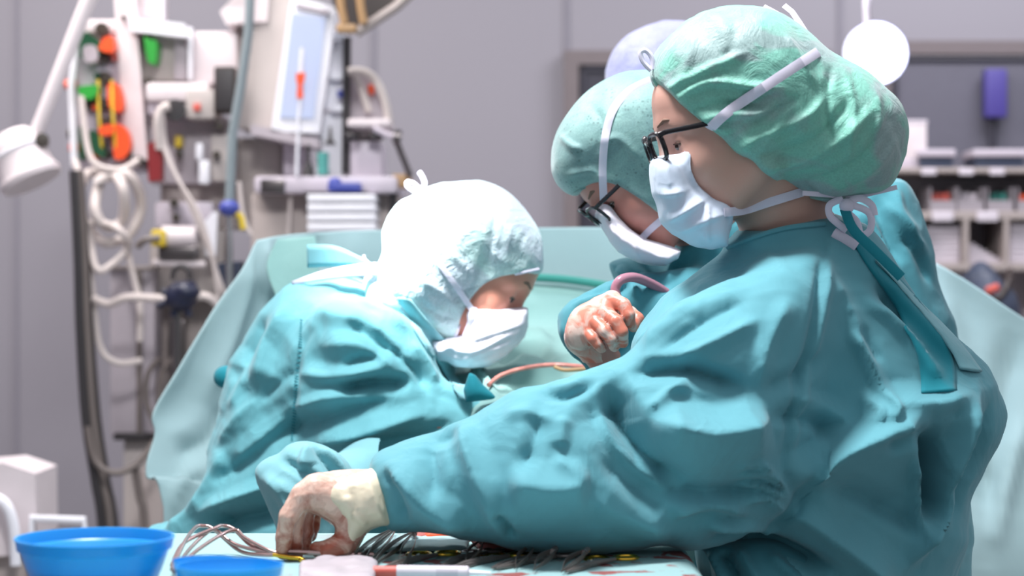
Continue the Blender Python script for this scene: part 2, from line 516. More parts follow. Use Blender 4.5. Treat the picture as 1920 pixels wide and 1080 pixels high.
def solid(name, Fv, G, mat, parent, lines=(), crump=(), fac=(), calm=(), rel=1, post=None, want=False, soft=2.5):
    """mesh an implicit volume, press the folds in along -Y on the side they belong to"""
    V, Q = nets(Fv, G.xs, G.ys, G.zs)
    V = relax(V, Q, rel)
    N = normals(V, Q)
    for (amp, scale, octv, seed) in crump:
        V = V + N*(amp*crumple(V, scale, octv, seed))[:, None]
    for (amp, spc, seed, ang, st) in fac:
        k = amp*facets(V, spc, seed, ang, st)
        for (cx, cz, rx, rz) in calm: k = k*(1-0.8*np.exp(-((V[:, 0]-cx)/rx)**2-((V[:, 2]-cz)/rz)**2))
        V = V + N*k[:, None]
    if lines:
        wgt = np.clip(-N[:, 1]*1.6, 0, 1)
        D = np.stack([N[:, 0]*0.5, -0.5+N[:, 1]*0.5, N[:, 2]*0.5], 1)
        V = V + D*(folds(lines, V, soft)*wgt)[:, None]
    if post: V = post(V, N)
    o = obj(name, V, Q, mat, parent)
    return (o, V, Q) if want else o

def keep_largest(o):
    bm = bmesh.new(); bm.from_mesh(o.data); seen = set(); isl = []
    for v in bm.verts:
        if v in seen: continue
        st = [v]; seen.add(v); g = []
        while st:
            a = st.pop(); g.append(a)
            for e in a.link_edges:
                b = e.other_vert(a)
                if b not in seen: seen.add(b); st.append(b)
        isl.append(g)
    isl.sort(key=len)
    for g in isl[:-1]: bmesh.ops.delete(bm, geom=g, context='VERTS')
    bm.to_mesh(o.data); bm.free(); return o

def loft(rows, nu=6, nv=6):
    """rows of (px,py,d) points -> smooth dense grid of world points"""
    R = [WC(r, nu) for r in rows]; n = len(R[0]); cols = [cr([r[k] for r in R], nv) for k in range(n)]
    m = len(cols[0]); V = np.array([[tuple(cols[k][j]) for k in range(n)] for j in range(m)])
    return V
def sheet(name, V, mat, parent=None, th=0.003, disp=None):
    """grid of points (rows, cols, 3) -> cloth sheet with thickness"""
    m, n, _ = V.shape
    du = np.gradient(V, axis=1); dv = np.gradient(V, axis=0); N = np.cross(du, dv); N /= np.maximum(np.linalg.norm(N, axis=2), 1e-9)[..., None]
    N = np.where(N[..., 1:2] > 0, -N, N)
    P = V.reshape(-1, 3)
    if disp is not None: P = P + N.reshape(-1, 3)*disp(P)[:, None]
    Bk = P - N.reshape(-1, 3)*th
    A = np.concatenate([P, Bk]); i = np.arange(m*n).reshape(m, n)
    q = np.stack([i[:-1, :-1], i[1:, :-1], i[1:, 1:], i[:-1, 1:]], -1).reshape(-1, 4)
    k = m*n; qb = q[:, ::-1]+k
    def strip(e): return np.stack([e[:-1], e[1:], e[1:]+k, e[:-1]+k], 1)
    rim = np.concatenate([strip(i[0, :]), strip(i[-1, ::-1]), strip(i[::-1, 0]), strip(i[:, -1])])
    o = obj(name, A, np.concatenate([q, qb, rim]), mat, parent)
    bm = bmesh.new(); bm.from_mesh(o.data); bmesh.ops.recalc_face_normals(bm, faces=bm.faces); bm.to_mesh(o.data); bm.free()
    return o

def copy_tree(o, parent=None):
    c = o.copy(); COL.objects.link(c); c.parent = parent
    for ch in [x for x in COL.objects if x.parent == o]: copy_tree(ch, c)
    return c
# ------------------------------------------------------------------ the room
def struct(name, mb, mat): return tag(mb.build(name, mat, smooth=False), kind='structure')
struct('floor', MB().box((0.2, 3.9, -0.05), (5.6, 7.4, 0.1)), M['floor'])
struct('wall_back', MB().box((0.2, 6.45, 1.6), (5.6, 0.1, 3.2)), M['wall'])
struct('wall_left', MB().box((-2.55, 3.9, 1.6), (0.1, 7.4, 3.2)), M['wall'])
# panel joints in the wall
M['joint'] = m_plain('wall_joint', srgb(132, 128, 138), 0.7)
for k, (px) in enumerate((30, 700, 1062, 1575)):
    struct('trim_%d' % (k+1), MB().box((W(px, 0, 6.39).x, 6.396, 1.6), (0.012, 0.010, 3.2)), M['joint'])
struct('baseboard_back', MB().box((0.2, 6.39, 0.05), (5.6, 0.02, 0.1)), M['joint'])
M['frame_brown'] = m_plain('brown_door_frame', srgb(112, 102, 104), 0.5)
M['dark_glass'] = m_plain('dark_glass', srgb(62, 60, 70), 0.22, vary=0.1)
M['dark_panel'] = m_plain('dark_panel', srgb(98, 96, 108), 0.5)
def framed(name, x0, y0, x1, y1, rail, d=6.39, glass='dark_glass'):
    fr = MB()
    fr.pbox(x0, y0, x1, y0+rail, d-0.05, 0.06, 0).pbox(x0, y0+rail, x0+rail, y1-rail, d-0.05, 0.06, 0).pbox(x1-rail, y0+rail, x1, y1-rail, d-0.05, 0.06, 0).pbox(x0, y1-rail, x1, y1, d-0.05, 0.06, 0)
    o = struct(name, fr, M['frame_brown'])
    MB().pbox(x0+rail, y0+rail, x1-rail, y1-rail, d-0.03, 0.025).build(name.split('_')[0]+'_panel', M[glass], o, smooth=False)
    i = MB()
    r2 = rail*0.35
    a0, b0, a1, b1 = x0+rail*1.15, y0+rail*1.15, x1-rail*1.15, y1-rail*1.15
    i.pbox(a0, b0, a1, b0+r2, d-0.042, 0.02).pbox(a0, b0, a0+r2, b1, d-0.042, 0.02).pbox(a1-r2, b0, a1, b1, d-0.042, 0.02)
    i.build('inner_frame', M['dark_glass'], o, smooth=False)
    return o
framed('door_1', 1058, 94, 1560, 1300, 27)
framed('window_1', 1645, 76, 2010, 560, 26, glass='dark_panel')

# shelf unit along the right of the back wall
M['beige'] = m_plain('beige_plastic', srgb(186, 176, 172), 0.45)
M['beige_d'] = m_plain('beige_shelf', srgb(168, 156, 152), 0.5)
M['pinkwhite'] = m_plain('warm_white_enamel', srgb(222, 210, 212), 0.4)
M['white'] = m_plain('white_enamel', srgb(236, 234, 240), 0.35)
M['lilac'] = m_plain('lilac_grey_metal', srgb(196, 186, 196), 0.4)
M['lilac_d'] = m_plain('lilac_column_metal', srgb(176, 166, 172), 0.4)
M['steel'] = m_plain('brushed_steel', srgb(176, 172, 172), 0.25, metal=0.9, nscale=60)
M['steel_d'] = m_plain('dark_steel', srgb(104, 98, 98), 0.30, metal=0.85)
M['black'] = m_plain('black_rubber', srgb(48, 44, 46), 0.5)
M['cable_g'] = m_plain('grey_brown_cable', srgb(112, 102, 98), 0.5)
M['navy'] = m_plain('navy_plastic', srgb(28, 32, 56), 0.4)
M['orange'] = m_plain('orange_plastic', srgb(240, 84, 34), 0.4)
M['green'] = m_plain('green_plastic', srgb(40, 150, 52), 0.4)
M['green_dk'] = m_plain('dark_green_plastic', srgb(20, 74, 46), 0.4)
M['olive'] = m_plain('olive_black_knob', srgb(62, 54, 46), 0.4)
M['blue'] = m_plain('blue_plastic', srgb(66, 76, 156), 0.4)
M['violet'] = m_plain('violet_plastic', srgb(74, 64, 140), 0.5)
M['yellow'] = m_plain('yellow_plastic', srgb(214, 184, 52), 0.45)
M['darkred'] = m_plain('dark_red_plastic', srgb(132, 30, 34), 0.45)
M['red'] = m_plain('red_plastic', srgb(205, 92, 80), 0.5)
M['tealp'] = m_plain('teal_plastic', srgb(86, 160, 152), 0.4)
M['hose'] = m_plain('pale_hose', srgb(206, 194, 190), 0.45)
M['brass'] = m_plain('gold_plated_metal', srgb(212, 168, 62), 0.22, metal=1.0)
M['paper'] = m_plain('pale_paper', srgb(214, 204, 212), 0.6)
M['bin'] = m_plain('grey_bin_plastic', srgb(158, 150, 156), 0.4)
M['sky_dk'] = m_plain('slate_plastic', srgb(52, 60, 80), 0.5)
M['dk_brown'] = m_plain('dark_brown_plastic', srgb(50, 38, 34), 0.5)
M['tan'] = m_plain('tan_cable', srgb(176, 140, 100), 0.5)

sd = 5.75
sh = thing('storage_shelf', (W(1810, 540, sd).x, sd+0.12, 0), 'beige open shelf unit of bins and papers at the right edge below the dark window', 'shelf')
b = MB()
b.pbox(1630, 314, 2000, 324, sd, 0.26).pbox(1630, 396, 2000, 412, sd, 0.26).pbox(1630, 494, 2000, 508, sd, 0.26)
for px in (1726, 1812, 1888): b.pbox(px-5, 410, px+5, 496, sd, 0.24)
x0, x1 = W(1630, 0, sd).x, W(2000, 0, sd).x
for x in (x0, x1): b.box((x, sd+0.13, (W(0, 314, sd).z)/2), (0.02, 0.26, W(0, 314, sd).z))
b.box(((x0+x1)/2, sd+0.13, 0.35), (x1-x0, 0.26, 0.02)); b.box(((x0+x1)/2, sd+0.13, 0.05), (x1-x0, 0.26, 0.10))
b.build('frame', M['beige_d'], sh, smooth=False)
MB().box(((x0+x1)/2, sd+0.265, (W(0, 314, sd).z)/2), (x1-x0, 0.01, W(0, 314, sd).z)).build('back_panel', M['lilac_d'], sh, smooth=False)
for px in (1742, 1812, 1870): MB().pbox(px-14, 315, px+14, 328, sd-0.008, 0.007).build('label_holder', M['paper'], sh)
for px in (1768, 1852): MB().pbox(px-20, 396, px+20, 415, sd-0.008, 0.007).build('label_holder', M['paper'], sh)
lab = ['open grey bin holding red packets on the upper shelf beside the green gown', 'grey bin of pale packets on the upper shelf, between its red and green neighbours',
       'grey bin of dark green packets on the upper shelf', 'grey bin with an orange pack at the right edge of the upper shelf']
for (px, m2, lb) in zip((1760, 1811, 1866, 1922), ('red', 'paper', 'drape_dark', 'orange'), lab):
    z0 = W(0, 396, sd).z
    t = thing('storage_bin', (W(px, 0, sd+0.08).x, sd+0.1, z0), lb, 'bin', 'bins on the upper shelf')
    q = MB(); w = 0.072
    q.box((0, 0, 0.004), (w, 0.16, 0.008)).box((-w/2, 0, 0.035), (0.004, 0.16, 0.07)).box((w/2, 0, 0.035), (0.004, 0.16, 0.07)).box((0, 0.08, 0.035), (w, 0.004, 0.07)).box((0, -0.08, 0.016), (w, 0.004, 0.032))
    q.build('tray', M['bin'], t, smooth=False, local=True)
    c = MB(); rr = random.Random(px)
    for k in range(3): c.box((-0.018+0.017*k, -0.03+0.02*rr.random(), 0.03), (0.014, 0.06, 0.042+0.012*rr.random()), (0, 0.1*rr.random(), 0), 0.003)
    tag(c.build('packet', M[m2], t, local=True), 'packets standing in the bin')
for k, (a, c_, lb) in enumerate(((1738, 424, 'tall pale paper stack on the middle shelf nearest the surgeons'), (1817, 450, 'low pale paper pile with a slumped corner on the middle shelf'), (1892, 420, 'tall pale paper stack at the right edge of the middle shelf'))):
    t = MB(); n = 7; z0 = W(0, 494, sd).z; z1 = W(0, c_, sd).z; xa, xb = W(a, 0, sd+0.03).x, W(a+(62 if k != 1 else 64), 0, sd+0.03).x
    for i in range(n):
        sl = 0.016*i if k == 1 else 0
        t.box(((xa+xb)/2-sl*0.5, sd+0.11, z0+0.001+(z1-z0)*(i+0.5)/n), ((xb-xa)-sl, 0.15, (z1-z0)/n*0.93), bev=0.002)
    tag(t.build('paper_stack', M['paper']), lb, 'paper stack', 'paper stacks on the middle shelf')
# things on the shelf top
z0 = W(0, 314, sd).z
t = thing('white_box', (W(1718, 0, sd).x, sd+0.13, z0), 'pale pink box on a grey tray on the shelf top, right of the bright lamp', 'box')
MB().box((0, 0, 0.012+0.07), (0.09, 0.12, 0.105), bev=0.004).build('box_body', M['pinkwhite'], t, local=True)
MB().box((0, 0, 0.012+0.125), (0.094, 0.124, 0.012), bev=0.003).build('lid', M['paper'], t, local=True)
MB().box((0, 0, 0.015), (0.10, 0.13, 0.03), bev=0.004).build('tray', M['lilac'], t, local=True)
for px, w, lb in ((1762, 0.11, 'low lilac tray on the shelf top beside the pale pink box'), (1882, 0.16, 'wide lilac tray on the shelf top under the violet bottle')):
    t = thing('instrument_tray', (W(px, 0, sd).x, sd+0.12, z0), lb, 'tray', 'trays on the shelf top')
    MB().box((0, 0, 0.045), (w, 0.17, 0.022), bev=0.006).build('lid', M['lilac'], t, local=True)
    MB().box((0, 0, 0.017), (w*0.88, 0.15, 0.034), bev=0.004).build('base', M['sky_dk'], t, local=True)
t = thing('dispenser', (W(1868, 0, 6.3).x, 6.34, W(0, 222, 6.3).z), 'violet wall dispenser hanging on the dark window pane at the right', 'dispenser')
a, bq = W(1848, 128, 6.28), W(1890, 220, 6.28)
MB().box(((a.x+bq.x)/2, 6.31, (a.z+bq.z)/2), (bq.x-a.x, 0.055, a.z-bq.z), bev=0.01).build('bottle', M['violet'], t)
MB().cyl(((a.x+bq.x)/2, 6.33, bq.z), ((a.x+bq.x)/2, 6.33, bq.z-0.09), 0.012).build('rod', M['dark_glass'], t)

# rolling stool and bag low behind the drape at the right
t = thing('waste_bag', (W(1850, 0, 5.4).x, 5.4, 0), 'dark grey bag with a brown rim below the shelf at the right edge', 'bag')
G = Grid(axis(1.0, 1.55, 0.012), axis(5.15, 5.65, 0.012), axis(0.0, 1.32, 0.014))
bx = W(1838, 0, 5.4).x
f = smin(G.ell((bx, 5.4, 0.7), (0.115, 0.14, 0.62)), G.ell((bx, 5.4, 1.18), (0.10, 0.11, 0.09)), 0.05)
solid('bag_body', smax(f, -(G.Z-0.01)+0*G.X+0*G.Y, 0.01), G, M['sky_dk'], t, crump=((0.008, 14, 2, 1.0),))
MB().tube(WC([(1792, 520, 5.33), (1830, 548, 5.30), (1870, 560, 5.30), (1890, 530, 5.33), (1893, 508, 5.4)], 6), 0.010).build('rim', M['dk_brown'], t)
MB().tube(WC([(1850, 546, 5.28), (1872, 538, 5.28)], 6), 0.011).build('handle', M['red'], t)
t = thing('linen_bag', (W(1915, 0, 5.3).x, 5.3, 0), 'pale bag with a teal lower half at the right edge below the shelf', 'bag')
G = Grid(axis(1.15, 1.6, 0.012), axis(5.05, 5.5, 0.012), axis(0.0, 1.3, 0.014))
bx = W(1925, 0, 5.3).x
solid('bag_body', smax(G.ell((bx+0.012, 5.2, 0.7), (0.06, 0.08, 0.58)), -G.Z+0.01+0*G.X+0*G.Y, 0.01), G, M['pinkwhite'], t, crump=((0.006, 16, 2, 2.0),))
solid('teal_sleeve', smax(G.ell((bx+0.012, 5.2, 0.66), (0.068, 0.09, 0.57)), np.maximum(G.Z-1.235, -G.Z+0.012)+0*G.X+0*G.Y, 0.01), G, M['tealp'], t, crump=((0.006, 16, 2, 2.0),))
# ------------------------------------------------------------------ anaesthesia equipment on the left
gd = 4.9
# ceiling pendant with gas outlets
pn = thing('supply_pendant', W(235, 540, gd+0.1), 'tall white ceiling pendant with green and orange gas outlets at the upper left', 'medical pendant')
pn.location.z = 0.0
b = MB()
b.prism([W(138, 30, gd), W(206, 30, gd), W(272, 1, gd+0.0), W(300, -200, gd), W(196, -200, gd), W(150, 20, gd)][0:0] or [W(136, 42, gd), W(236, 42, gd), W(268, 318, gd), W(142, 318, gd)], 0.16)
b.build('outlet_housing', M['lilac'], pn, smooth=False)
MB().pbox(138, 36, 262, 62, gd-0.01, 0.18, 0.01).build('top_cap', M['pinkwhite'], pn)
MB().prism([W(205, -120, gd-0.015), W(244, -120, gd-0.015), W(276, 300, gd-0.015), W(236, 300, gd-0.015)], 0.10).build('column', M['pinkwhite'], pn, smooth=False)
MB().pbox(262, -120, 302, 35, gd+0.05, 0.1, 0.01).build('upper_tube', M['pinkwhite'], pn)
MB().tube([W(302, -120, gd+0.03), W(302, 36, gd+0.03)], 0.008).build('edge_light_rail', M['white'], pn)
MB().tube([W(148, 52, gd-0.015), W(134, 160, gd-0.02), W(140, 310, gd-0.02)], 0.009).build('side_rail', M['white'], pn)
MB().pbox(268, 60, 350, 152, gd+0.02, 0.16, 0.008).build('rear_housing', M['beige'], pn)
MB().pbox(326, 62, 350, 150, gd-0.0, 0.02, 0.004).build('grille', M['lilac_d'], pn)
MB().prism([W(240, 32, gd-0.05), W(345, 44, gd-0.05), W(352, 70, gd-0.05), W(245, 58, gd-0.05)], 0.22).build('shelf_lip', M['white'], pn, smooth=False)
MB().pbox(352, 50, 360, 150, gd-0.03, 0.03, 0.004).build('rail', M['white'], pn)
def knob(px, py, r, m, dd=0.0, name='outlet_knob'):
    c = W(px, py, gd-0.03-dd); rr = r/F*gd
    MB().cyl(c, c+Vector((0.0, 0.05+dd, 0)), rr*0.88, rr).build(name, M[m], pn)
def plug(pts, m, dd=0.0, name='gas_plug'):
    MB().prism([W(x, y, gd-0.045-dd) for x, y in cr2(pts, 4)], 0.05+dd).build(name, M[m], pn, smooth=False)
plug([(148, 62), (170, 64), (190, 84), (186, 104), (164, 112), (150, 104)], 'green_dk')
plug([(156, 88), (178, 86), (182, 112), (160, 116)], 'lilac_d', 0.01)
plug([(194, 72), (210, 68), (214, 88), (208, 98), (186, 92)], 'orange', 0.02)
for a in ((190, 54, 14, 'olive'), (192, 108, 11, 'olive'), (174, 111, 5, 'orange'), (213, 108, 5, 'red'), (195, 144, 12, 'olive'), (183, 142, 8, 'green_dk'),
          (166, 195, 11, 'olive'), (177, 201, 6, 'orange'), (193, 194, 12, 'olive'), (194, 230, 13, 'olive'), (178, 291, 6, 'orange'), (198, 288, 10, 'olive'),
          (231, 32, 5, 'olive'), (276, 150, 6, 'olive'), (240, 290, 8, 'olive'), (262, 302, 9, 'olive')): knob(*a)
plug([(146, 168), (150, 162), (182, 160), (180, 178), (168, 186), (152, 182)], 'green', 0.02)
plug([(202, 160), (222, 160), (230, 204), (206, 204)], 'orange', 0.01)
plug([(186, 240), (200, 234), (214, 236), (212, 250), (196, 254), (186, 250)], 'orange', 0.02)
plug([(212, 236), (230, 236), (242, 256), (243, 280), (230, 296), (214, 294)], 'orange', 0.01)
plug([(168, 246), (180, 248), (196, 282), (194, 294), (178, 290), (170, 274)], 'green_dk', 0.01)
plug([(148, 240), (158, 244), (158, 290), (150, 296)], 'green_dk')
plug([(270, 70), (280, 74), (293, 78), (292, 112), (284, 120), (276, 110)], 'green', 0.015)
knob(272, 72, 9, 'olive', 0.0)
for (x, y) in ((122, 158), (131, 276)):
    MB().cyl(W(x, y, gd), W(x+22, y+3, gd), 0.011).build('side_plug', M['orange'], pn)
for y in (163, 250): MB().cyl(W(127, y, gd+0.02), W(140, y, gd+0.02), 0.012).build('side_knob', M['olive'], pn)
for x in (184, 210): MB().tube(WC([(x, 150, gd-0.05), (x+2, 220, gd-0.06), (x+8, 285, gd-0.05)], 5), 0.004).build('thin_yellow_tube', M['yellow'], pn)

# swing arm examination lamp
t = thing('examination_lamp', W(30, 300, gd-0.3), 'white swing arm lamp with a drum head at the left edge', 'lamp')
MB().tube([W(190, -60, gd-0.3), W(150, 40, gd-0.3), W(62, 262, gd-0.3)], [0.018, 0.018, 0.015], 14).build('arm', M['pinkwhite'], t)
c = W(62, 256, gd-0.3)
MB().tube([c+Vector((-0.012, 0, 0.02)), c+Vector((0.0, 0, -0.02)), c+Vector((-0.03, 0, -0.05))], 0.017, 12).build('joint', M['pinkwhite'], t)
MB().cyl(W(79, 262, gd-0.34), W(79, 268, gd-0.26), 0.016).build('knob', M['olive'], t)
ax = (W(66, 345, gd)-W(2, 262, gd)).normalized(); ax = Vector((0.45, -0.1, -0.88)).normalized()
MB().lathe(W(22, 262, gd-0.3), [(0.0, -0.01), (0.045, -0.012), (0.058, 0.004), (0.062, 0.03), (0.066, 0.085), (0.074, 0.10), (0.070, 0.112), (0.0, 0.112)], 32, ax).build('lamp_head', M['pinkwhite'], t)
MB().lathe(W(22, 262, gd-0.3), [(0.064, 0.032), (0.069, 0.036), (0.064, 0.042)], 32, ax).build('ring', M['white'], t)

# coiled hoses under the pendant
for k, (lb, pts, r) in enumerate((
    ('wide loop of pale hose hanging below the gas outlets, outermost coil', [(160, 330, 0), (190, 322, 0), (245, 330, 0), (262, 380, 0), (240, 440, 0), (200, 455, 0), (165, 430, 0), (150, 380, 0)], 0.013),
    ('narrow loop of pale hose hanging inside the wide coil', [(185, 340, 0), (215, 330, 0), (235, 360, 0), (228, 410, 0), (200, 425, 0), (180, 390, 0)], 0.013),
    ('drooping pale hose loop hanging low across the metal column', [(166, 420, 0), (170, 470, 0), (190, 508, 0), (225, 480, 0), (240, 450, 0), (215, 425, 0)], 0.009))):
    P = WC([(x, y, gd-0.09-0.03*k) for x, y, _ in pts], 8, True)
    P = [p+Vector((0, 0.02*math.sin(i*0.3), 0)) for i, p in enumerate(P)]
    tag(MB().tube(P, r, 10, closed=True).build('coiled_hose', M['hose']), lb, 'hose', 'coiled hoses under the pendant')
def cable(name, lb, pts, r, m, n=8, cat='cable', grp=None):
    return tag(MB().tube(WC(pts, n), r, 8).build(name, M[m]), lb, cat, grp)
cable('hose', 'long pale hose curving from the gas outlets down past the metal column', [(140, 300, gd-.1), (150, 340, gd-.12), (165, 460, gd-.14), (175, 560, gd-.14), (188, 650, gd-.14), (220, 680, gd-.14), (266, 676, gd-.12)], 0.008, 'hose')
cable('hose', 'pale hose arching from the outlet panel over to the dark red tag', [(152, 180, gd-.09), (163, 270, gd-.1), (180, 308, gd-.11), (225, 318, gd-.11), (262, 300, gd-.1)], 0.008, 'hose')
cable('hose', 'pale horizontal hose running to the dark suction clamp', [(176, 560, gd-.16), (205, 570, gd-.18), (240, 558, gd-.2), (310, 560, gd-.22), (385, 556, gd-.22), (412, 580, gd-.2)], 0.010, 'hose')
cable('hose', 'pale hose hanging beside the pale yellow valve down to the metal column', [(232, 440, gd-.1), (248, 510, gd-.1), (262, 570, gd-.12), (262, 640, gd-.12)], 0.008, 'hose')
bd = gd-0.2
for k, (o_, m, r, lb) in enumerate(((0, 'black', 0.011, 'black cable, leftmost of the vertical bundle beside the pendant'), (14, 'cable_g', 0.012, 'grey brown cable, middle of the vertical bundle beside the pendant'), (25, 'black', 0.009, 'black cable, rightmost of the vertical bundle beside the pendant'))):
    cable('power_cable', lb, [(138+o_*0.5, 320, bd+0.02*k), (146+o_*0.6, 480, bd+0.02*k), (150+o_*0.8, 620, bd+0.02*k), (160+o_*0.9, 780, bd+0.02*k), (178+o_*0.9, 900, bd+0.02*k), (192+o_, 1000, bd+0.02*k), (205+o_, 1300, bd+0.02*k)], r, m, grp='vertical cables beside the pendant')
cable('power_cable', 'dark cable sagging in a loop below the column foot', [(164, 800, bd-.03), (178, 862, bd-.03), (212, 886, bd-.03), (255, 872, bd-.02), (292, 826, bd)], 0.008, 'cable_g')
cable('power_cable', 'dark cable dropping behind the pale stand at the bottom', [(252, 870, bd), (262, 930, bd), (272, 990, bd), (280, 1300, bd)], 0.010, 'cable_g')
for k, o_ in enumerate((0, 26)):
    cable('curved_cable', ('dark cable bowing outward beside the column', 'dark cable bowing inward, nearer the pale drape')[k], [(300+o_, 672, gd-.1), (278+o_, 700, gd-.1), (274+o_, 750, gd-.1), (292+o_, 800, gd-.1)], 0.007, 'cable_g', grp='bowed cables beside the drape')

# lift column
t = thing('lift_column', W(250, 540, gd+0.02), 'wide brushed metal column with a dark foot plate left of the drape', 'column')
t.location.z = 0
MB().pbox(206, 500, 290, 818, gd, 0.12, 0.006).build('column_body', M['lilac_d'], t)
MB().pbox(256, 500, 266, 816, gd-0.008, 0.01, 0.002).build('groove', M['cable_g'], t)
MB().pbox(200, 498, 292, 506, gd-0.01, 0.14, 0.003).build('top_plate', M['beige_d'], t)
MB().pbox(212, 812, 300, 826, gd-0.02, 0.16, 0.004).build('foot_plate', M['black'], t)
a = W(228, 826, gd+0.02)
MB().box((W(255, 0, gd).x, gd+0.06, a.z/2), (0.07, 0.08, a.z), bev=0.005).build('stand', M['beige'], t)
b = W(290, 880, gd-0.05)
MB().box((b.x-0.005, gd-0.03, b.z/2), (0.06, 0.06, b.z), bev=0.005).build('side_stand', M['beige_d'], t)
MB().pbox(300, 560, 420, 1300, gd+0.14, 0.05, 0.006).build('rear_panel', M['beige_d'], t)
MB().pbox(314, 600, 346, 700, gd+0.06, 0.05, 0.006).build('rear_bracket', M['steel_d'], t)

# dark clamp gadget
t = thing('suction_regulator', W(338, 560, gd-0.3), 'black suction regulator with knobs on the pale hose left of the drape', 'regulator')
q = MB(); c = W(340, 556, gd-0.3)
q.ell(c, (0.038, 0.035, 0.036)).ell(c+Vector((0.012, -0.01, 0.01)), (0.032, 0.03, 0.026))
q.build('regulator_body', M['navy'], t)
for (dx, dz, r) in ((-0.045, 0.012, 0.010), (0.042, 0.014, 0.011), (-0.02, -0.045, 0.009), (0.02, -0.046, 0.010), (-0.056, -0.022, 0.008), (0.03, 0.034, 0.010)):
    MB().cyl(c+Vector((dx*0.5, 0, dz*0.5)), c+Vector((dx, 0, dz)), r, r*0.8).build('knob', M['navy'], t)
MB().tube([c+Vector((-0.012, 0.01, 0)), Vector((c.x-0.012, c.y+0.01, 0))], 0.011).build('stand_rod', M['steel_d'], t)
MB().tube([c+Vector((0.02*math.cos(a), 0, 0.048+0.022*math.sin(a))) for a in np.linspace(-0.4, 3.6, 12)], 0.006).build('handle_ring', M['black'], t)

# rack of small gear in the middle left
t = thing('accessory_rack', W(340, 300, gd), 'grey beige rack with gauges and bags beside the gas outlets', 'rack')
MB().pbox(272, 154, 392, 190, gd-0.06, 0.2, 0.012).build('tray_top', M['pinkwhite'], t)
MB().pbox(276, 186, 350, 216, gd-0.04, 0.16, 0.01).build('tray_body', M['lilac'], t)
MB().pbox(348, 168, 402, 222, gd-0.07, 0.14, 0.006).build('module', M['beige'], t)
MB().pbox(362, 194, 376, 208, gd-0.078, 0.01, 0.002).build('red_mark', M['red'], t)
MB().cyl(W(328, 206, gd-0.1), W(328, 206, gd-0.02), 0.026).build('round_gauge', M['steel_d'], t)
MB().pbox(280, 216, 420, 345, gd+0.02, 0.1, 0.008).build('back_plate', M['lilac_d'], t)
MB().pbox(300, 336, 480, 430, gd+0.05, 0.1, 0.008).build('lower_plate', M['beige_d'], t)
MB().pbox(290, 378, 400, 430, gd-0.02, 0.08, 0.008).build('lower_module', M['lilac'], t)
MB().pbox(280, 430, 420, 560, gd+0.04, 0.1, 0.008).build('base_module', M['beige'], t)
MB().pbox(395, 252, 440, 340, gd-0.03, 0.08, 0.006).build('small_box', M['beige'], t)
MB().pbox(328, 254, 340, 276, gd-0.02, 0.04, 0.003).build('yellow_mark', M['yellow'], t)
for x, y in ((336, 288), (406, 290), (326, 380), (330, 408), (412, 236), (260, 300)): MB().cyl(W(x, y, gd-0.06), W(x, y, gd+0.03), 0.010).build('dark_knob', M['olive'], t)
MB().pbox(366, 268, 380, 300, gd-0.06, 0.03, 0.006).build('fluid_bag', M['white'], t)
MB().pbox(372, 300, 392, 345, gd-0.06, 0.03, 0.006).build('fluid_bag', M['white'], t)
MB().prism([W(398, 398, gd-.05), W(408, 396, gd-.05), (W(404, 480, gd-.05)), W(386, 480, gd-.05), W(380, 420, gd-.05)], 0.02).build('fluid_bag', M['white'], t, smooth=False)
t = tag(MB().prism([W(276, 270, gd-.12), W(294, 262, gd-.12), W(303, 290, gd-.12), W(302, 338, gd-.12), W(278, 340, gd-.12)], 0.04).build('red_tag', M['darkred'], smooth=False), 'dark red pouch hanging right of the orange gas outlet', 'pouch')
t = thing('flow_valve', W(330, 450, gd-0.1), 'white horizontal valve cylinder with a yellow end and grey block under it', 'valve')
MB().cyl(W(305, 444, gd-.1), W(368, 444, gd-.1), 0.026).build('cylinder', M['pinkwhite'], t)
MB().pbox(283, 430, 310, 462, gd-0.14, 0.06, 0.006).build('yellow_end', M['yellow'], t)
MB().pbox(296, 462, 366, 486, gd-0.12, 0.08, 0.006).build('grey_block', M['steel_d'], t)
MB().tube(WC([(258, 462, gd-.16), (272, 450, gd-.17), (300, 446, gd-.17)], 5), 0.009).build('lever', M['cable_g'], t)
MB().tube([W(288, 492, gd-.1), W(385, 496, gd-.1)], 0.008).build('lower_bar', M['pinkwhite'], t)
for k, (p, lb) in enumerate((([(292, 210, gd-.11), (300, 260, gd-.12), (330, 330, gd-.13), (372, 400, gd-.14), (398, 480, gd-.14), (410, 560, gd-.13)], 'thin clear tube falling diagonally across the accessory rack'),
        ([(306, 215, gd-.11), (312, 280, gd-.12), (350, 370, gd-.13), (392, 470, gd-.13), (420, 550, gd-.13)], 'second thin clear tube falling diagonally, right beside the first'),
        ([(318, 200, gd-.13), (304, 204, gd-.13), (296, 230, gd-.13), (300, 280, gd-.12)], 'short thick pale hose bent over the top of the rack'),
        ([(448, 340, gd-.2), (455, 400, gd-.2), (470, 440, gd-.2)], 'thin pale tube below the blue bulb'),
        ([(545, 360, gd-.1), (543, 400, gd-.1), (540, 440, gd-.1)], 'thin pale tube hanging left of the white drawers'))):
    cable('thin_tube', lb, p, 0.005 if k != 2 else 0.011, 'hose', cat='tube', grp='thin tubes of the anaesthesia rack')

# dark bag hanging left behind the drape
t = MB().prism([W(400, 498, gd-.05), W(418, 492, gd-.05), W(452, 490, gd-.05), W(452, 540, gd-.05), W(425, 560, gd-.05), W(408, 530, gd-.05)], 0.06).build('dark_bag', M['sky_dk'], smooth=False)
tag(t, 'dark slate bag hanging half behind the sloping edge of the pale drape', 'bag')

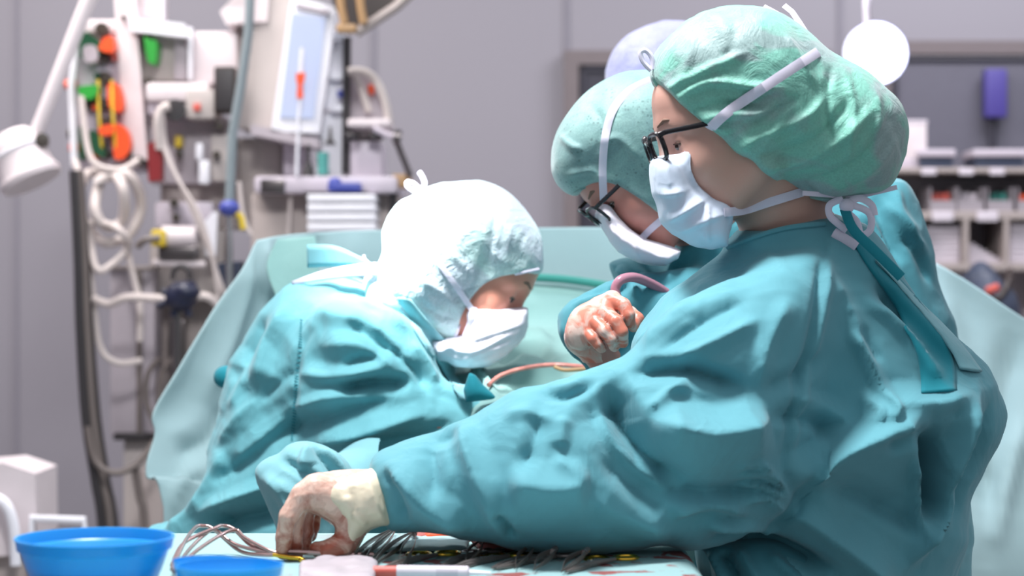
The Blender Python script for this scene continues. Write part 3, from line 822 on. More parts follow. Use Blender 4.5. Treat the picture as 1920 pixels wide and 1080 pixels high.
# beige monitor back
t = thing('monitor_back', W(405, 110, gd), 'pale pink square monitor housing seen from behind, left of the tall infusion pole', 'monitor')
MB().pbox(360, 58, 446, 158, gd+0.0, 0.08, 0.012).build('housing', M['pinkwhite'], t)
MB().cyl(W(404, 158, gd+.04), W(404, 172, gd+.04), 0.02).build('mount', M['lilac_d'], t)
t = thing('small_display', W(422, 168, gd-0.1), 'small dark display with a thin frame left of the tall infusion pole', 'display')
MB().pbox(401, 124, 440, 212, gd-0.1, 0.05, 0.006).build('display_case', M['dk_brown'], t)
MB().pbox(405, 130, 436, 206, gd-0.104, 0.006, 0.001).build('screen', M['black'], t)
t.location.y = gd-0.1

# infusion pole
t = thing('infusion_pole', (W(430, 0, gd-.3).x, gd-0.3, 0), 'tall grey infusion pole with a blue bulb left of the large monitor', 'pole')
MB().tube([W(474, -120, gd-.3), W(466, 60, gd-.3), W(452, 160, gd-.3), W(436, 250, gd-.3), W(430, 380, gd-.3)], 0.011, 12).build('pole', m_plain('grey_green_pole', srgb(132, 142, 146), 0.35), t)
MB().ell(W(430, 390, gd-.3), (0.024, 0.022, 0.020)).build('blue_bulb', M['blue'], t)
MB().tube([W(440, 396, gd-.3), W(452, 408, gd-.3), W(456, 430, gd-.3)], 0.008).build('yellow_hook', M['yellow'], t)
MB().tube([W(430, 400, gd-.3), W(430, 1200, gd-.3)], 0.008).build('lower_pole', M['steel'], t)

# the large monitor
t = thing('patient_monitor', W(540, 250, gd-0.1), 'large white patient monitor with a pale blue screen and an orange clip hanging before it', 'monitor')
c0 = [(478, -40), (540, -4), (512, 240), (450, 236)]
MB().prism([W(546, -10, gd-.1), W(630, 14, gd-.1), W(598, 250, gd-.1), W(508, 246, gd-.1)], 0.12).build('bezel', M['white'], t, smooth=False)
MB().prism([W(482, -60, gd-.04), W(560, -60, gd-.04), W(516, 250, gd-.04), W(444, 238, gd-.04)], 0.22).build('side_housing', M['beige'], t, smooth=False)
MB().prism([W(440, 40, gd+.02), W(486, 40, gd+.02), W(470, 230, gd+.02), W(440, 230, gd+.02)], 0.2).build('vent_panel', M['beige_d'], t, smooth=False)
s = NT('monitor_screen'); s.fin(s.mix(s.noise(3, 1), srgb(176, 184, 206), srgb(160, 170, 196)), 0.2)
s.b.inputs['Emission Color'].default_value = srgb(170, 182, 214); s.b.inputs['Emission Strength'].default_value = 0.30
MB().prism([W(548, 24, gd-.106), W(610, 34, gd-.106), W(588, 222, gd-.106), W(524, 220, gd-.106)], 0.01).build('screen', s.m, t, smooth=False)
MB().prism([W(556, 6, gd-.108), W(616, 20, gd-.108), W(614, 28, gd-.108), W(554, 14, gd-.108)], 0.01).build('label_strip', M['lilac_d'], t, smooth=False)
MB().tube([W(480, -30, gd-.14), W(418, -30, gd-.14)], 0.01).build('top_bar', M['pinkwhite'], t)
MB().prism([W(412, 22, gd-.05), W(445, -14, gd-.05), W(505, -20, gd-.05), W(500, 40, gd-.05), W(424, 46, gd-.05)], 0.12).build('mount_block', M['pinkwhite'], t, smooth=False)
t2 = thing('orange_clip', W(563, 160, gd-0.16), 'orange clip hanging on a white cord in front of the pale blue screen', 'clip')
q = MB(); q.prism([W(x, y, gd-.16) for x, y in ((555, 137), (572, 136), (570, 152), (566, 158), (568, 184), (556, 184), (558, 160), (555, 150))], 0.012); q.build('clip_body', M['orange'], t2, smooth=False)
MB().tube([W(567, 90, gd-.15), W(564, 137, gd-.15)], 0.005).build('cord', M['white'], t2)
MB().tube([W(563, 184, gd-.15), W(560, 222, gd-.15), W(556, 330, gd-.14)], 0.004).build('lower_cord', M['white'], t2)

# slim white tower right of it, with printed marks
t = thing('infusion_pump_tower', W(620, 330, gd), 'slim white pump tower right of the pale blue screen', 'infusion pump')
MB().prism([W(614, 62, gd-.02), W(646, 62, gd-.02), W(648, 330, gd-.02), W(590, 330, gd-.02)], 0.1).build('tower_body', M['white'], t, smooth=False)
for y in (62, 136, 196): MB().pbox(618, y, 646, y+14, gd-0.05, 0.05, 0.006).build('module_cap', M['white'], t)
MB().pbox(604, 206, 642, 211, gd-0.026, 0.008, 0.001).build('printed_line', M['lilac_d'], t)
MB().cyl(W(611, 151, gd-.03), W(611, 151, gd-.01), 0.007).build('red_button', M['red'], t)
MB().pbox(632, 168, 642, 182, gd-0.056, 0.03, 0.003).build('blue_button', M['blue'], t)
MB().prism([W(617, 238, gd-.026), W(621, 238, gd-.026), W(623, 262, gd-.026), W(630, 270, gd-.026), (W(608, 270, gd-.026)), W(615, 262, gd-.026)], 0.008).build('printed_emblem', M['steel_d'], t, smooth=False)
t = tag(MB().tube([W(651, 70, gd-.05), W(648, 325, gd-.05)], 0.010, 12).build('black_pole', M['black']), 'black vertical pole between the slim tower and the ventilator dome', 'pole')
t = thing('ventilator', W(690, 330, gd), 'beige ventilator with a transparent domed hood beside the grey wall', 'ventilator')
q = MB(); q.tube(WC([(652, 134, gd-.08), (680, 134, gd-.08), (704, 150, gd-.08), (722, 190, gd-.08), (730, 236, gd-.08)], 7), 0.010)
q.build('dome_rim', M['beige'], t)
MB().tube(WC([(662, 136, gd-.06), (678, 170, gd-.06), (692, 210, gd-.06)], 5), 0.009).build('inner_strut', M['beige'], t)
MB().pbox(650, 222, 732, 238, gd-0.12, 0.2, 0.008).build('dome_base', M['pinkwhite'], t)
MB().prism([W(652, 140, gd-.02), W(690, 140, gd-.02), W(712, 175, gd-.02), W(724, 222, gd-.02), W(652, 222, gd-.02)], 0.08).build('dome_panel', M['lilac_d'], t, smooth=False)
MB().pbox(690, 158, 700, 176, gd-0.05, 0.03, 0.004).build('orange_mark', M['orange'], t)
MB().pbox(652, 240, 708, 262, gd-0.04, 0.16, 0.006).build('neck', M['beige_d'], t)
MB().pbox(655, 264, 716, 350, gd-0.06, 0.2, 0.012).build('cabinet', M['lilac'], t)
for x in (660, 704): MB().ell(W(x, 256, gd-.1), (0.02, 0.02, 0.012)).build('black_knob', M['black'], t)
MB().tube(WC([(700, 240, gd-.12), (728, 254, gd-.12), (744, 256, gd-.12)], 5), 0.008).build('elbow_joint', M['lilac'], t)
MB().cyl(W(738, 256, gd-.14), W(752, 258, gd-.14), 0.018).build('hinge', M['steel_d'], t)
MB().tube([W(742, 262, gd-.13), W(770, 332, gd-.13)], 0.008).build('support_arm', M['steel_d'], t)
t = thing('equipment_cart', (W(600, 0, gd).x, gd+0.05, 0), 'grey equipment cart with bright white drawers behind the pale drape', 'cart')
MB().pbox(476, 330, 745, 362, gd-0.14, 0.34, 0.01).build('worktop', M['lilac'], t)
MB().prism([W(470, 232, gd-.1), W(598, 262, gd-.1), W(598, 278, gd-.1), W(470, 252, gd-.1)], 0.16).build('keyboard_tray', M['lilac_d'], t, smooth=False)
MB().pbox(530, 252, 575, 330, gd-0.0, 0.14, 0.008).build('upright', M['lilac'], t)
MB().pbox(446, 258, 528, 345, gd+0.06, 0.14, 0.008).build('side_box', M['beige'], t)
MB().pbox(488, 336, 534, 362, gd-0.145, 0.02, 0.004).build('grey_socket', M['steel_d'], t)
MB().pbox(470, 362, 745, 1300, gd-0.06, 0.30, 0.008).build('cart_body', M['beige_d'], t)
for k, y in enumerate((364, 382, 400, 418, 436)): MB().pbox(576, y, 704, y+15, gd-0.21, 0.16, 0.004).build('drawer', M['white'], t)
MB().prism([W(565, 360, gd-.15), W(690, 360, gd-.15), W(640, 374, gd-.15), W(610, 374, gd-.15)], 0.03).build('dark_bracket', M['black'], t, smooth=False)
MB().pbox(735, 326, 770, 352, gd-0.1, 0.05, 0.006).build('brown_box', M['tan'], t)
MB().tube([W(738, 350, gd-.1), W(737, 400, gd-.1)], 0.01).build('dark_rod', M['black'], t)
q = MB(); c = W(606, 328, gd-.1)
t = tag(q.lathe(c, [(0, 0), (0.013, 0), (0.014, 0.054), (0.012, 0.054), (0.011, 0.004), (0, 0.004)], 24).build('green_cup', M['tealp']), 'small teal cup standing at the foot of the slim white tower', 'cup')
t = tag(MB().lathe(W(578, 330, gd-.1), [(0, 0), (0.016, 0), (0.012, 0.02), (0.005, 0.035), (0.005, 0.075), (0, 0.075)], 20).build('black_bottle', M['black']), 'small black bottle left of the teal cup', 'bottle')
q = MB(); q.pbox(614, 342, 676, 358, gd-0.2, 0.06, 0.006); q.ell(W(628, 342, gd-.17), (0.016, 0.02, 0.012))
t = tag(q.build('blue_handset', M['blue']), 'dark blue handset lying on the front edge of the cart worktop', 'handset')
# dark screen hanging into the top
t = thing('ceiling_screen', W(680, -30, gd-0.3), 'dark brown screen back hanging down from the top edge above the slim tower', 'screen')
MB().prism([W(596, -60, gd-.3), W(800, -60, gd-.3), W(735, 18, gd-.3), W(668, 62, gd-.3), W(630, 20, gd-.3)], 0.05).build('screen_case', M['dk_brown'], t, smooth=False)
MB().tube([W(800, -40, gd-.31), W(742, 14, gd-.31), W(668, 62, gd-.31)], 0.012).build('rim', M['beige_d'], t)
for x in (640, 676): MB().tube(WC([(x-4, -40, gd-.33), (x, 10, gd-.33), (x+6, 44, gd-.33)], 5), 0.010).build('tan_strap', M['tan'], t)
MB().pbox(630, 44, 668, 60, gd-0.34, 0.04, 0.006).build('tan_block', M['tan'], t)
# pale equipment low at the left edge
t = thing('warming_unit', (W(20, 0, 4.2).x, 4.25, 0), 'pale pink white unit with a curved handle at the lower left edge behind the bowl', 'medical unit')
a = W(66, 880, 4.2)
MB().prism([W(-90, 876, 4.2), W(6, 868, 4.2), W(66, 888, 4.2), W(68, 1010, 4.2), W(40, 1040, 4.2), W(-90, 1050, 4.2)], 0.2).build('housing', M['pinkwhite'], t, smooth=False)
MB().tube(WC([(-20, 930, 4.17), (10, 945, 4.16), (26, 990, 4.16), (30, 1060, 4.16)], 6), 0.012).build('handle', M['white'], t)
MB().tube([W(60, 1040, 4.18), W(60, 972, 4.18), W(158, 976, 4.18), W(158, 1010, 4.18)], 0.009, 8).build('bracket', M['white'], t)
z = W(0, 1030, 4.2).z
MB().box((W(10, 0, 4.2).x, 4.3, z/2), (0.14, 0.14, z), bev=0.01).build('stand', M['beige_d'], t)
MB().pbox(70, 925, 100, 958, 4.4, 0.04, 0.004).build('beige_tag', M['beige_d'], t)
# ------------------------------------------------------------------ people
def m_skin(name, c, c2, blotch=8):
    s = NT(name)
    n = s.noise(blotch, 3, 0.5, 0.4); col = s.mix(n, c, c2)
    b = s.bump(s.noise(350, 2), 0.12, 0.0006)
    return s.fin(col, 0.48, b, Subsurface_Weight=0.12, Subsurface_Radius=(0.012, 0.005, 0.003), Subsurface_Scale=0.5)
M['skin_a'] = m_skin('nurse_skin', srgb(216, 172, 154), srgb(196, 146, 132))
M['skin_b'] = m_skin('surgeon_skin', srgb(226, 158, 136), srgb(206, 132, 114))
M['skin_c'] = m_skin('assistant_skin', srgb(204, 142, 128), srgb(184, 118, 106))
def m_glove(name, c, stain, lo, hi, sc=26, low=None):
    s = NT(name)
    n = s.noise(sc, 4, 0.62, 1.4)
    if low:
        sx = s.n('ShaderNodeSeparateXYZ'); s.l(s.coord(), sx.inputs[0]); mr = s.n('ShaderNodeMapRange'); s.l(sx.outputs[2], mr.inputs[0])
        mr.inputs['From Min'].default_value = low[0]; mr.inputs['From Max'].default_value = low[1]; mr.inputs['To Min'].default_value = 0.20; mr.inputs['To Max'].default_value = -0.04
        ad = s.n('ShaderNodeMath', operation='ADD'); s.l(n, ad.inputs[0]); s.l(mr.outputs[0], ad.inputs[1]); n = ad.outputs[0]
    k = s.ramp(n, [(lo, (0, 0, 0)), (hi, (1, 1, 1))])
    e = s.ramp(n, [(lo-0.03, (0, 0, 0)), (lo+0.01, (1, 1, 1)), (lo+0.05, (0, 0, 0))])
    col = s.mix(k, c, stain); ef = s.n('ShaderNodeMath', operation='MULTIPLY'); s.l(e, ef.inputs[0]); ef.inputs[1].default_value = 0.25; col = s.mix(ef.outputs[0], col, cw(stain, 0.6))
    b = s.bump(s.noise(120, 3, 0.6, 1.0), 0.15, 0.001)
    return s.fin(col, 0.35, b, Subsurface_Weight=0.06, Subsurface_Radius=(0.01, 0.004, 0.003), Subsurface_Scale=0.4)
M['glove_a'] = m_glove('bloodied_glove_latex', srgb(228, 192, 174), srgb(160, 82, 62), 0.46, 0.74, 24, (0.965, 1.035))
M['glove_cuff'] = m_glove('cream_glove_cuff_latex', srgb(226, 212, 186), srgb(190, 140, 108), 0.64, 0.72, 18)
M['glove_c'] = m_glove('assistant_glove_latex', srgb(232, 200, 186), srgb(216, 126, 104), 0.46, 0.55, 17)

def m_cap(name, c, c2, sc=9, dots=False, tr=0.0, wr=0.8, lo=0.38, hi=0.62):
    s = NT(name)
    n = s.noise(sc, 3, 0.55, 1.0, (1, 1, 1.3, 0, 0.5, 0)); k = s.ramp(n, [(lo, (0, 0, 0)), (hi, (1, 1, 1))])
    col = s.mix(k, c, c2)
    fine = s.ramp(s.noise(420, 2, 0.6), [(0.35, (0, 0, 0)), (0.6, (1, 1, 1))])
    col = s.mix(fine, s.mix(0.16, col, (0.02, 0.05, 0.05, 1)), col)
    if dots:
        v = s.n('ShaderNodeTexVoronoi'); v.inputs['Scale'].default_value = 150; s.l(s.coord(), v.inputs['Vector'])
        d = s.ramp(v.outputs['Distance'], [(0.22, (1, 1, 1)), (0.3, (0, 0, 0))])
        z = s.ramp(s.noise(28, 1), [(0.5, (0, 0, 0)), (0.54, (0.5, 0.5, 0.5))])
        mm = s.n('ShaderNodeMath', operation='MULTIPLY'); s.l(d, mm.inputs[0]); s.l(z, mm.inputs[1])
        col = s.mix(mm.outputs[0], col, srgb(70, 100, 100))
    w1 = s.ramp(s.noise(22, 4, 0.6, 1.5), [(0.36, (0, 0, 0)), (0.5, (1, 1, 1)), (0.64, (0.1, 0.1, 0.1))])
    b = s.bump(w1, wr*0.5, 0.004); b = s.bump(s.noise(420, 2, 0.6), 0.25, 0.0006, b)
    return s.fin(col, 0.6, b, Sheen_Weight=0.3, Subsurface_Weight=tr, Subsurface_Radius=(0.03, 0.03, 0.03), Subsurface_Scale=0.6)
M['cap_a'] = m_cap('green_net_cap_cloth', srgb(124, 190, 172), srgb(142, 168, 166), 9, tr=0.1, wr=0.4, lo=0.44, hi=0.56)
M['cap_b'] = m_cap('pale_hood_cloth', srgb(196, 226, 224), srgb(186, 200, 210), 10, wr=0.7)
M['cap_c'] = m_cap('grey_green_cap_cloth', srgb(140, 180, 174), srgb(112, 148, 148), 7, dots=True, wr=0.15)
M['cap_d'] = m_cap('lilac_cap_cloth', srgb(166, 168, 208), srgb(148, 150, 188), 10, wr=0.5)
M['eye_white'] = m_plain('eye_white', srgb(150, 120, 108), 0.2)
M['eye_dark'] = m_plain('eye_iris', srgb(52, 38, 32), 0.12)
M['brow'] = m_plain('brow_hair', srgb(126, 98, 84), 0.8)
M['frame_black'] = m_plain('black_glasses_frame', srgb(26, 24, 28), 0.22)
s = NT('clear_lens'); s.fin((1, 1, 1, 1), 0.02, Transmission_Weight=1.0, IOR=1.05); M['lens'] = s.m

def orient(yaw_vec, pitch, toward=0.0, roll=0.0):
    """yaw_vec +1 faces +X, -1 faces -X; pitch down (deg); toward = turn to the camera (deg)"""
    p, q = math.radians(pitch), math.radians(toward)
    f = Vector((yaw_vec*math.cos(p)*math.cos(q), -math.cos(p)*math.sin(q), -math.sin(p)))
    u = Vector((0, 0, 1)); u = (u - f*u.dot(f)).normalized(); l = u.cross(f)
    if roll:
        r = Matrix.Rotation(math.radians(roll), 3, f); u = r @ u; l = r @ l
    return Matrix((f, l, u)).transposed()

def head_field(G, c, R, s=1.0, nz=0.020):
    L = lambda x, y, z: tuple(Vector(c) + R @ Vector((x, y, z))*s)
    E = lambda p, rad: G.ell(L(*p), tuple(r*s for r in rad), R)
    C = lambda a, b, ra, rb=None: G.cap(L(*a), L(*b), ra*s, (rb if rb is not None else ra)*s)
    f = E((-0.016, 0, 0.034), (0.096, 0.075, 0.092))
    f = smin(f, E((0.034, 0, -0.028), (0.056, 0.060, 0.082)), 0.03)
    f = smin(f, E((0.030, 0, 0.045), (0.062, 0.062, 0.055)), 0.02)
    for k in (-1, 1):
        f = smin(f, C((-0.008, k*0.054, -0.052), (0.056, k*0.016, -0.098), 0.020, 0.019), 0.022)
        f = smin(f, G.sph(L(0.052, k*0.037, -0.034), 0.022*s), 0.022)
        f = smin(f, C((0.081, k*0.012, 0.020), (0.062, k*0.046, 0.021), 0.012, 0.010), 0.014)
    f = smin(f, E((0.066, 0, -0.100), (0.024, 0.022, 0.019)), 0.014)
    for k in (-1, 1):
        f = smax(f, -G.sph(L(0.098, k*0.032, -0.001), 0.018*s), 0.010)
        f = smin(f, G.sph(L(0.0665, k*0.032, -0.001), 0.0150*s), 0.004)      # lids
        f = smax(f, -C((0.0825, k*0.022, -0.0035), (0.0785, k*0.043, -0.0035), 0.0022), 0.002)
    f = smin(f, C((0.086, 0, 0.010), (0.112-nz, 0, -0.034), 0.008, 0.010), 0.010)
    f = smin(f, G.sph(L(0.108-nz, 0, -0.037), 0.0125*s), 0.006)
    for k in (-1, 1): f = smin(f, G.sph(L(0.096-nz, k*0.012, -0.040), 0.0085*s), 0.005)
    f = smin(f, E((0.090, 0, -0.062), (0.012, 0.022, 0.0055)), 0.004)
    f = smin(f, E((0.088, 0, -0.072), (0.012, 0.019, 0.0060)), 0.004)
    for k in (-1, 1):
        e = E((-0.012, k*0.077, -0.004), (0.018, 0.007, 0.031)); e = smax(e, -G.sph(L(-0.008, k*0.088, 0.0), 0.011*s), 0.004)
        f = smin(f, e, 0.005)
    return f, L

def put(Fv, G, lo, hi, fn, k=0.02):
    """evaluate fn only inside a box and join it to the whole field"""
    sl = []; ax = []
    for A, a, b in zip((G.xs, G.ys, G.zs), lo, hi):
        i0 = max(np.searchsorted(A, a)-1, 0); i1 = min(np.searchsorted(A, b)+1, len(A)); sl.append(slice(i0, i1)); ax.append(A[i0:i1])
    g = Grid(*ax); sl = tuple(sl)
    Fv[sl] = smin(Fv[sl], fn(g), k)
    return Fv

def body(name, mat, parent, head, R, hs, neck, parts, hands=(), legs=None, neck_r=(0.052, 0.058)):
    """one continuous figure: head + neck + torso + limbs (+ hands given as chains)"""
    allp = [Vector(head)] + [Vector(p[:3]) for ch in parts for p in ch] + [Vector(p[:3]) for h in hands for ch in h for p in ch]
    lo = [min(v[k] for v in allp)-0.22 for k in range(3)]; hi = [max(v[k] for v in allp)+0.22 for k in range(3)]
    lo[2] = min(lo[2], -0.02) if legs else lo[2]
    hf = [[(head[k]-0.16*hs, head[k]+0.16*hs, 0.0026)] for k in range(3)]
    for h in hands:
        pts = [p for ch in h for p in ch]
        for k in range(3): hf[k].append((min(p[k] for p in pts)-0.02, max(p[k] for p in pts)+0.02, 0.0028))
    G = Grid(axis(lo[0], hi[0], 0.014, hf[0]), axis(lo[1], hi[1], 0.014, hf[1]), axis(lo[2], hi[2], 0.014, hf[2]))
    G.X = G.X.astype(np.float32); G.Y = G.Y.astype(np.float32); G.Z = G.Z.astype(np.float32)
    Fv = np.full((len(G.xs), len(G.ys), len(G.zs)), 5.0, np.float32)
    def add(pts, k):
        for a, b in zip(pts[:-1], pts[1:]):
            r = max(a[3], b[3])+0.06
            put(Fv, G, [min(a[q], b[q])-r for q in range(3)], [max(a[q], b[q])+r for q in range(3)], lambda g: g.cap(a[:3], b[:3], a[3], b[3]), k)
    for ch in parts: add(ch, 0.03)
    if legs:
        for ch in legs: add(ch, 0.03)
    for h in hands:
        for ch in h: add([(p[0], p[1], p[2], p[3]-0.0022) for p in ch], 0.005)
    hl = Vector(head)
    na = hl + R @ Vector((-0.022, 0, -0.045))*hs; nb = Vector(neck)
    mid = (na*0.5+nb*0.5) + (R @ Vector((-0.004, 0, 0)))
    def fh(g):
        f, _ = head_field(g, hl, R, hs)
        n = smin(g.cap(na, mid, neck_r[0], neck_r[0]), g.cap(mid, nb, neck_r[0], neck_r[1]), 0.02)
        return smin(f, n, 0.02)
    put(Fv, G, [min(hl[k]-0.17, nb[k]-0.1) for k in range(3)], [max(hl[k]+0.17, nb[k]+0.1) for k in range(3)], fh, 0.03)
    V, Q = nets(Fv, G.xs, G.ys, G.zs); V = relax(V, Q, 1, 0.4)
    return obj(name, V, Q, mat, parent)

from mathutils.bvhtree import BVHTree
class Snap:
    """finds the surface of built objects, so straps and seams lie on it"""
    def __init__(s, objs):
        bpy.context.view_layer.update(); s.t = []
        for o in objs:
            mw = o.matrix_world; vs_ = [mw @ v.co for v in o.data.vertices]
            s.t.append(BVHTree.FromPolygons(vs_, [tuple(p.vertices) for p in o.data.polygons]))
    def __call__(s, px, py, off=0.003, dflt=2.5):
        o = Vector((0, 0, CZ)); d = (W(px, py, 1.0)-o).normalized(); best = None
        for t in s.t:
            h = t.ray_cast(o, d)
            if h[0] is not None and (best is None or h[3] < best[1]): best = (h[0], h[3], h[1])
        if best is None: return W(px, py, dflt)
        return best[0] - d*off
    def path(s, pts, off=0.003, n=8, dflt=2.5):
        q = cr2(pts, n, False) if len(pts) > 2 else [(pts[0][0]+(pts[1][0]-pts[0][0])*t/12, pts[0][1]+(pts[1][1]-pts[0][1])*t/12) for t in range(13)]
        P = [s(x, y, off, dflt) for x, y in q]
        ys = [p.y for p in P]
        for it in range(3):
            ys = [ys[0]]+[min(ys[i], (ys[i-1]+ys[i]*2+ys[i+1])/4) for i in range(1, len(ys)-1)]+[ys[-1]]
        return [W(x, y, yy) for (x, y), yy in zip(q, ys)]
def strap(name, P, w, mat, parent, th=0.14):
    return MB().tube(P, w, 10, flat=((0, 1, 0.001), th)).build(name, mat, parent)

def glasses(parent, c, R, s, mat, gx=0.098, fr=0.0024, arm=(0.03, -0.015, -0.035)):
    L = lambda x, y, z: Vector(c)+R @ Vector((x, y, z))*s
    g = MB(); tilt = 0.12
    for k in (-1, 1):
        P = []
        for a in np.linspace(0, 2*math.pi, 24, endpoint=False):
            ca, sa = math.cos(a), math.sin(a); e = 0.62
            yy = 0.025*math.copysign(abs(ca)**e, ca); zz = 0.017*math.copysign(abs(sa)**e, sa)
            P.append(L(gx+tilt*zz-abs(k*0.033+yy)*0.12, k*0.033+yy, 0.0+zz-0.002))
        g.tube(P, fr*s, 8, closed=True)
    g.tube([L(gx, -0.009, 0.004), L(gx+0.003, 0, 0.007), L(gx, 0.009, 0.004)], fr*s)
    o = g.build('glasses_frame', mat, parent)
    for k in (-1, 1):
        MB().tube([L(gx-0.004, k*0.058, 0.012), L(gx-0.010, k*0.068, 0.013)]+[L(a, k*(0.073+0.008*(0.06-a)/0.09), 0.012) for a in arm], 0.0032*s, 8, flat=(R.col[1], 0.6)).build('temple_arm', mat, o)
        le = MB(); P = []
        for a in np.linspace(0, 2*math.pi, 24, endpoint=False):
            ca, sa = math.cos(a), math.sin(a); e = 0.62
            yy = 0.0245*math.copysign(abs(ca)**e, ca); zz = 0.0165*math.copysign(abs(sa)**e, sa)
            P.append(L(gx+tilt*zz-abs(k*0.033+yy)*0.12, k*0.033+yy, 0.0+zz-0.002))
        n = len(P); le.v = P + [p+(R @ Vector((0.0012, 0, 0))) for p in P]
        le.f = [tuple(range(n)), tuple(range(2*n-1, n-1, -1))]+[(i, n+i, n+(i+1) % n, (i+1) % n) for i in range(n)]
        le.build('lens', M['lens'], o, smooth=False)
    return o
def eyes(parent, c, R, s, brow=True):
    L = lambda x, y, z: Vector(c)+R @ Vector((x, y, z))*s
    for k in (-1, 1):
        e = MB().ell(L(0.0675, k*0.032, -0.0035), (0.0138*s,)*3).build('eyeball', M['eye_white'], parent)
        MB().ell(L(0.0775, k*0.032, -0.0062), (0.0058*s,)*3).build('iris', M['eye_dark'], e)
        MB().tube([L(0.0795, k*0.020, -0.0035), L(0.0835, k*0.031, -0.0028), L(0.0785, k*0.044, -0.0040)], 0.0011*s, 6).build('eyelashes', M['eye_dark'], parent)
        if brow:
            MB().tube([L(0.0945, k*0.014, 0.023), L(0.0885, k*0.030, 0.0285), L(0.0725, k*0.047, 0.026)], [0.002*s, 0.003*s, 0.0015*s]).build('eyebrow', M['brow'], parent)
def wp(px, py, d, r): v = W(px, py, d); return (v.x, v.y, v.z, r)
def legs_for(x, y, side=0.09, z0=0.8):
    return [[(x+0.02*k, y+k*side, z0, 0.085), (x+0.02*k, y+k*side, 0.45, 0.06), (x+0.02*k, y+k*side, 0.09, 0.042), (x-0.10+0.02*k, y+k*side, 0.045, 0.04)] for k in (-1, 1)]

# =========================================================== the nurse in front (A)
A = thing('person', (W(1600, 0, 2.42).x, 2.42, 0), 'person in front at right in green net cap and black glasses, reaching for an instrument', 'person')
hA, RA, sA = W(1374, 243, 2.36), orient(-1, 13, 6), 0.945
# left hand in its glove: palm down, fingers hanging onto the instrument
hd = 2.215
HA = [
    [wp(725, 930, hd+0.01, 0.032), wp(650, 930, hd, 0.027), wp(600, 925, hd, 0.023)],                                   # wrist to back of the hand
    [wp(645, 945, hd-0.012, 0.024), wp(592, 922, hd-0.022, 0.016), wp(566, 932, hd-0.025, 0.0135)],
    [wp(645, 940, hd+0.01, 0.024), wp(590, 920, hd+0.020, 0.016)],
    [wp(566, 930, hd-0.028, 0.0128), wp(541, 968, hd-0.034, 0.0105), wp(533, 1006, hd-0.030, 0.0092), wp(531, 1036, hd-0.022, 0.0080)],      # index
    [wp(570, 928, hd-0.006, 0.0128), wp(553, 968, hd-0.012, 0.0105), wp(552, 1010, hd-0.012, 0.0090), wp(556, 1040, hd-0.010, 0.0078)],     # middle
    [wp(580, 930, hd+0.014, 0.0122), wp(572, 968, hd+0.010, 0.0100), wp(573, 1000, hd+0.006, 0.0086), wp(571, 1024, hd+0.004, 0.0075)],      # ring
    [wp(590, 930, hd+0.032, 0.0110), wp(588, 962, hd+0.030, 0.0090), wp(586, 988, hd+0.022, 0.0078), wp(582, 1005, hd+0.016, 0.0070)],    # little
    [wp(668, 950, hd-0.008, 0.021), wp(662, 985, hd-0.016, 0.0165), wp(646, 1018, hd-0.022, 0.0135), wp(614, 1031, hd-0.022, 0.0108), wp(594, 1030, hd-0.020, 0.0088)],  # thumb
]
armL = [wp(1500, 590, 2.38, 0.045), wp(1150, 880, 2.275, 0.030), wp(900, 915, 2.245, 0.030), wp(715, 930, 2.22, 0.027)]
armR = [wp(1480, 560, 2.54, 0.05), wp(1340, 800, 2.55, 0.040), wp(1250, 820, 2.50, 0.028), wp(1215, 822, 2.47, 0.022)]
torsoA = [wp(1520, 560, 2.43, 0.095), wp(1600, 800, 2.46, 0.095), wp(1600, 1000, 2.46, 0.10), (W(1600, 0, 2.46).x, 2.46, 0.85, 0.10)]
clav = [wp(1480, 565, 2.36, 0.04), wp(1500, 555, 2.52, 0.04)]
body('body', M['skin_a'], A, hA, RA, sA, W(1490, 470, 2.43), [torsoA, clav, armL, armR], [HA], legs_for(W(1600, 0, 2.45).x, 2.45), (0.050, 0.060))
eyes(A, hA, RA, sA)
glasses(A, hA, RA, sA, M['frame_black'], 0.108, 0.0031, (0.06, 0.045))
# glove
G = Grid(axis(-0.30, -0.10, 0.0017), axis(2.15, 2.275, 0.0018), axis(0.94, 1.06, 0.0017))
f = None
for ch in HA[:3]: c = G.chain(ch, 0.012); f = c if f is None else smin(f, c, 0.014)
for ch in HA[3:]: f = smin(f, G.chain(ch, 0.003), 0.004 if ch is not HA[-1] else 0.010)
solid('surgical_glove', smax(f, G.X-W(727, 0, hd).x+0*G.Y+0*G.Z, 0.002), G, M['glove_a'], A, crump=((0.0005, 120, 2, 0.4),))
# cream cuff over the sleeve end
G = Grid(axis(-0.24, -0.09, 0.0022), axis(2.13, 2.32, 0.0022), axis(0.93, 1.08, 0.0022))
f = blob(G, [(606, 900), (640, 893), (680, 882), (722, 874), (742, 930), (745, 978), (715, 986), (690, 998), (664, 1040), (640, 1046), (622, 1036), (634, 1010), (640, 975), (614, 950), (600, 925)], hd-0.006, 0.047, 0.045, 2.0, sm=0.006)
f = smax(f, -G.sph(W(560, 985, hd-0.06), 0.035), 0.008)
solid('glove_cuff', f, G, M['glove_cuff'], A, lines=[([(690, 885), (700, 930), (722, 985)], 2.5, 9, 22), ([(640, 900), (660, 940), (655, 985)], -2, 14, 14), ([(655, 960), (690, 985)], 2, 10, 10), ([(625, 920), (690, 905)], 1.5, 10, 10)], crump=((0.0007, 60, 3, 0.9),))

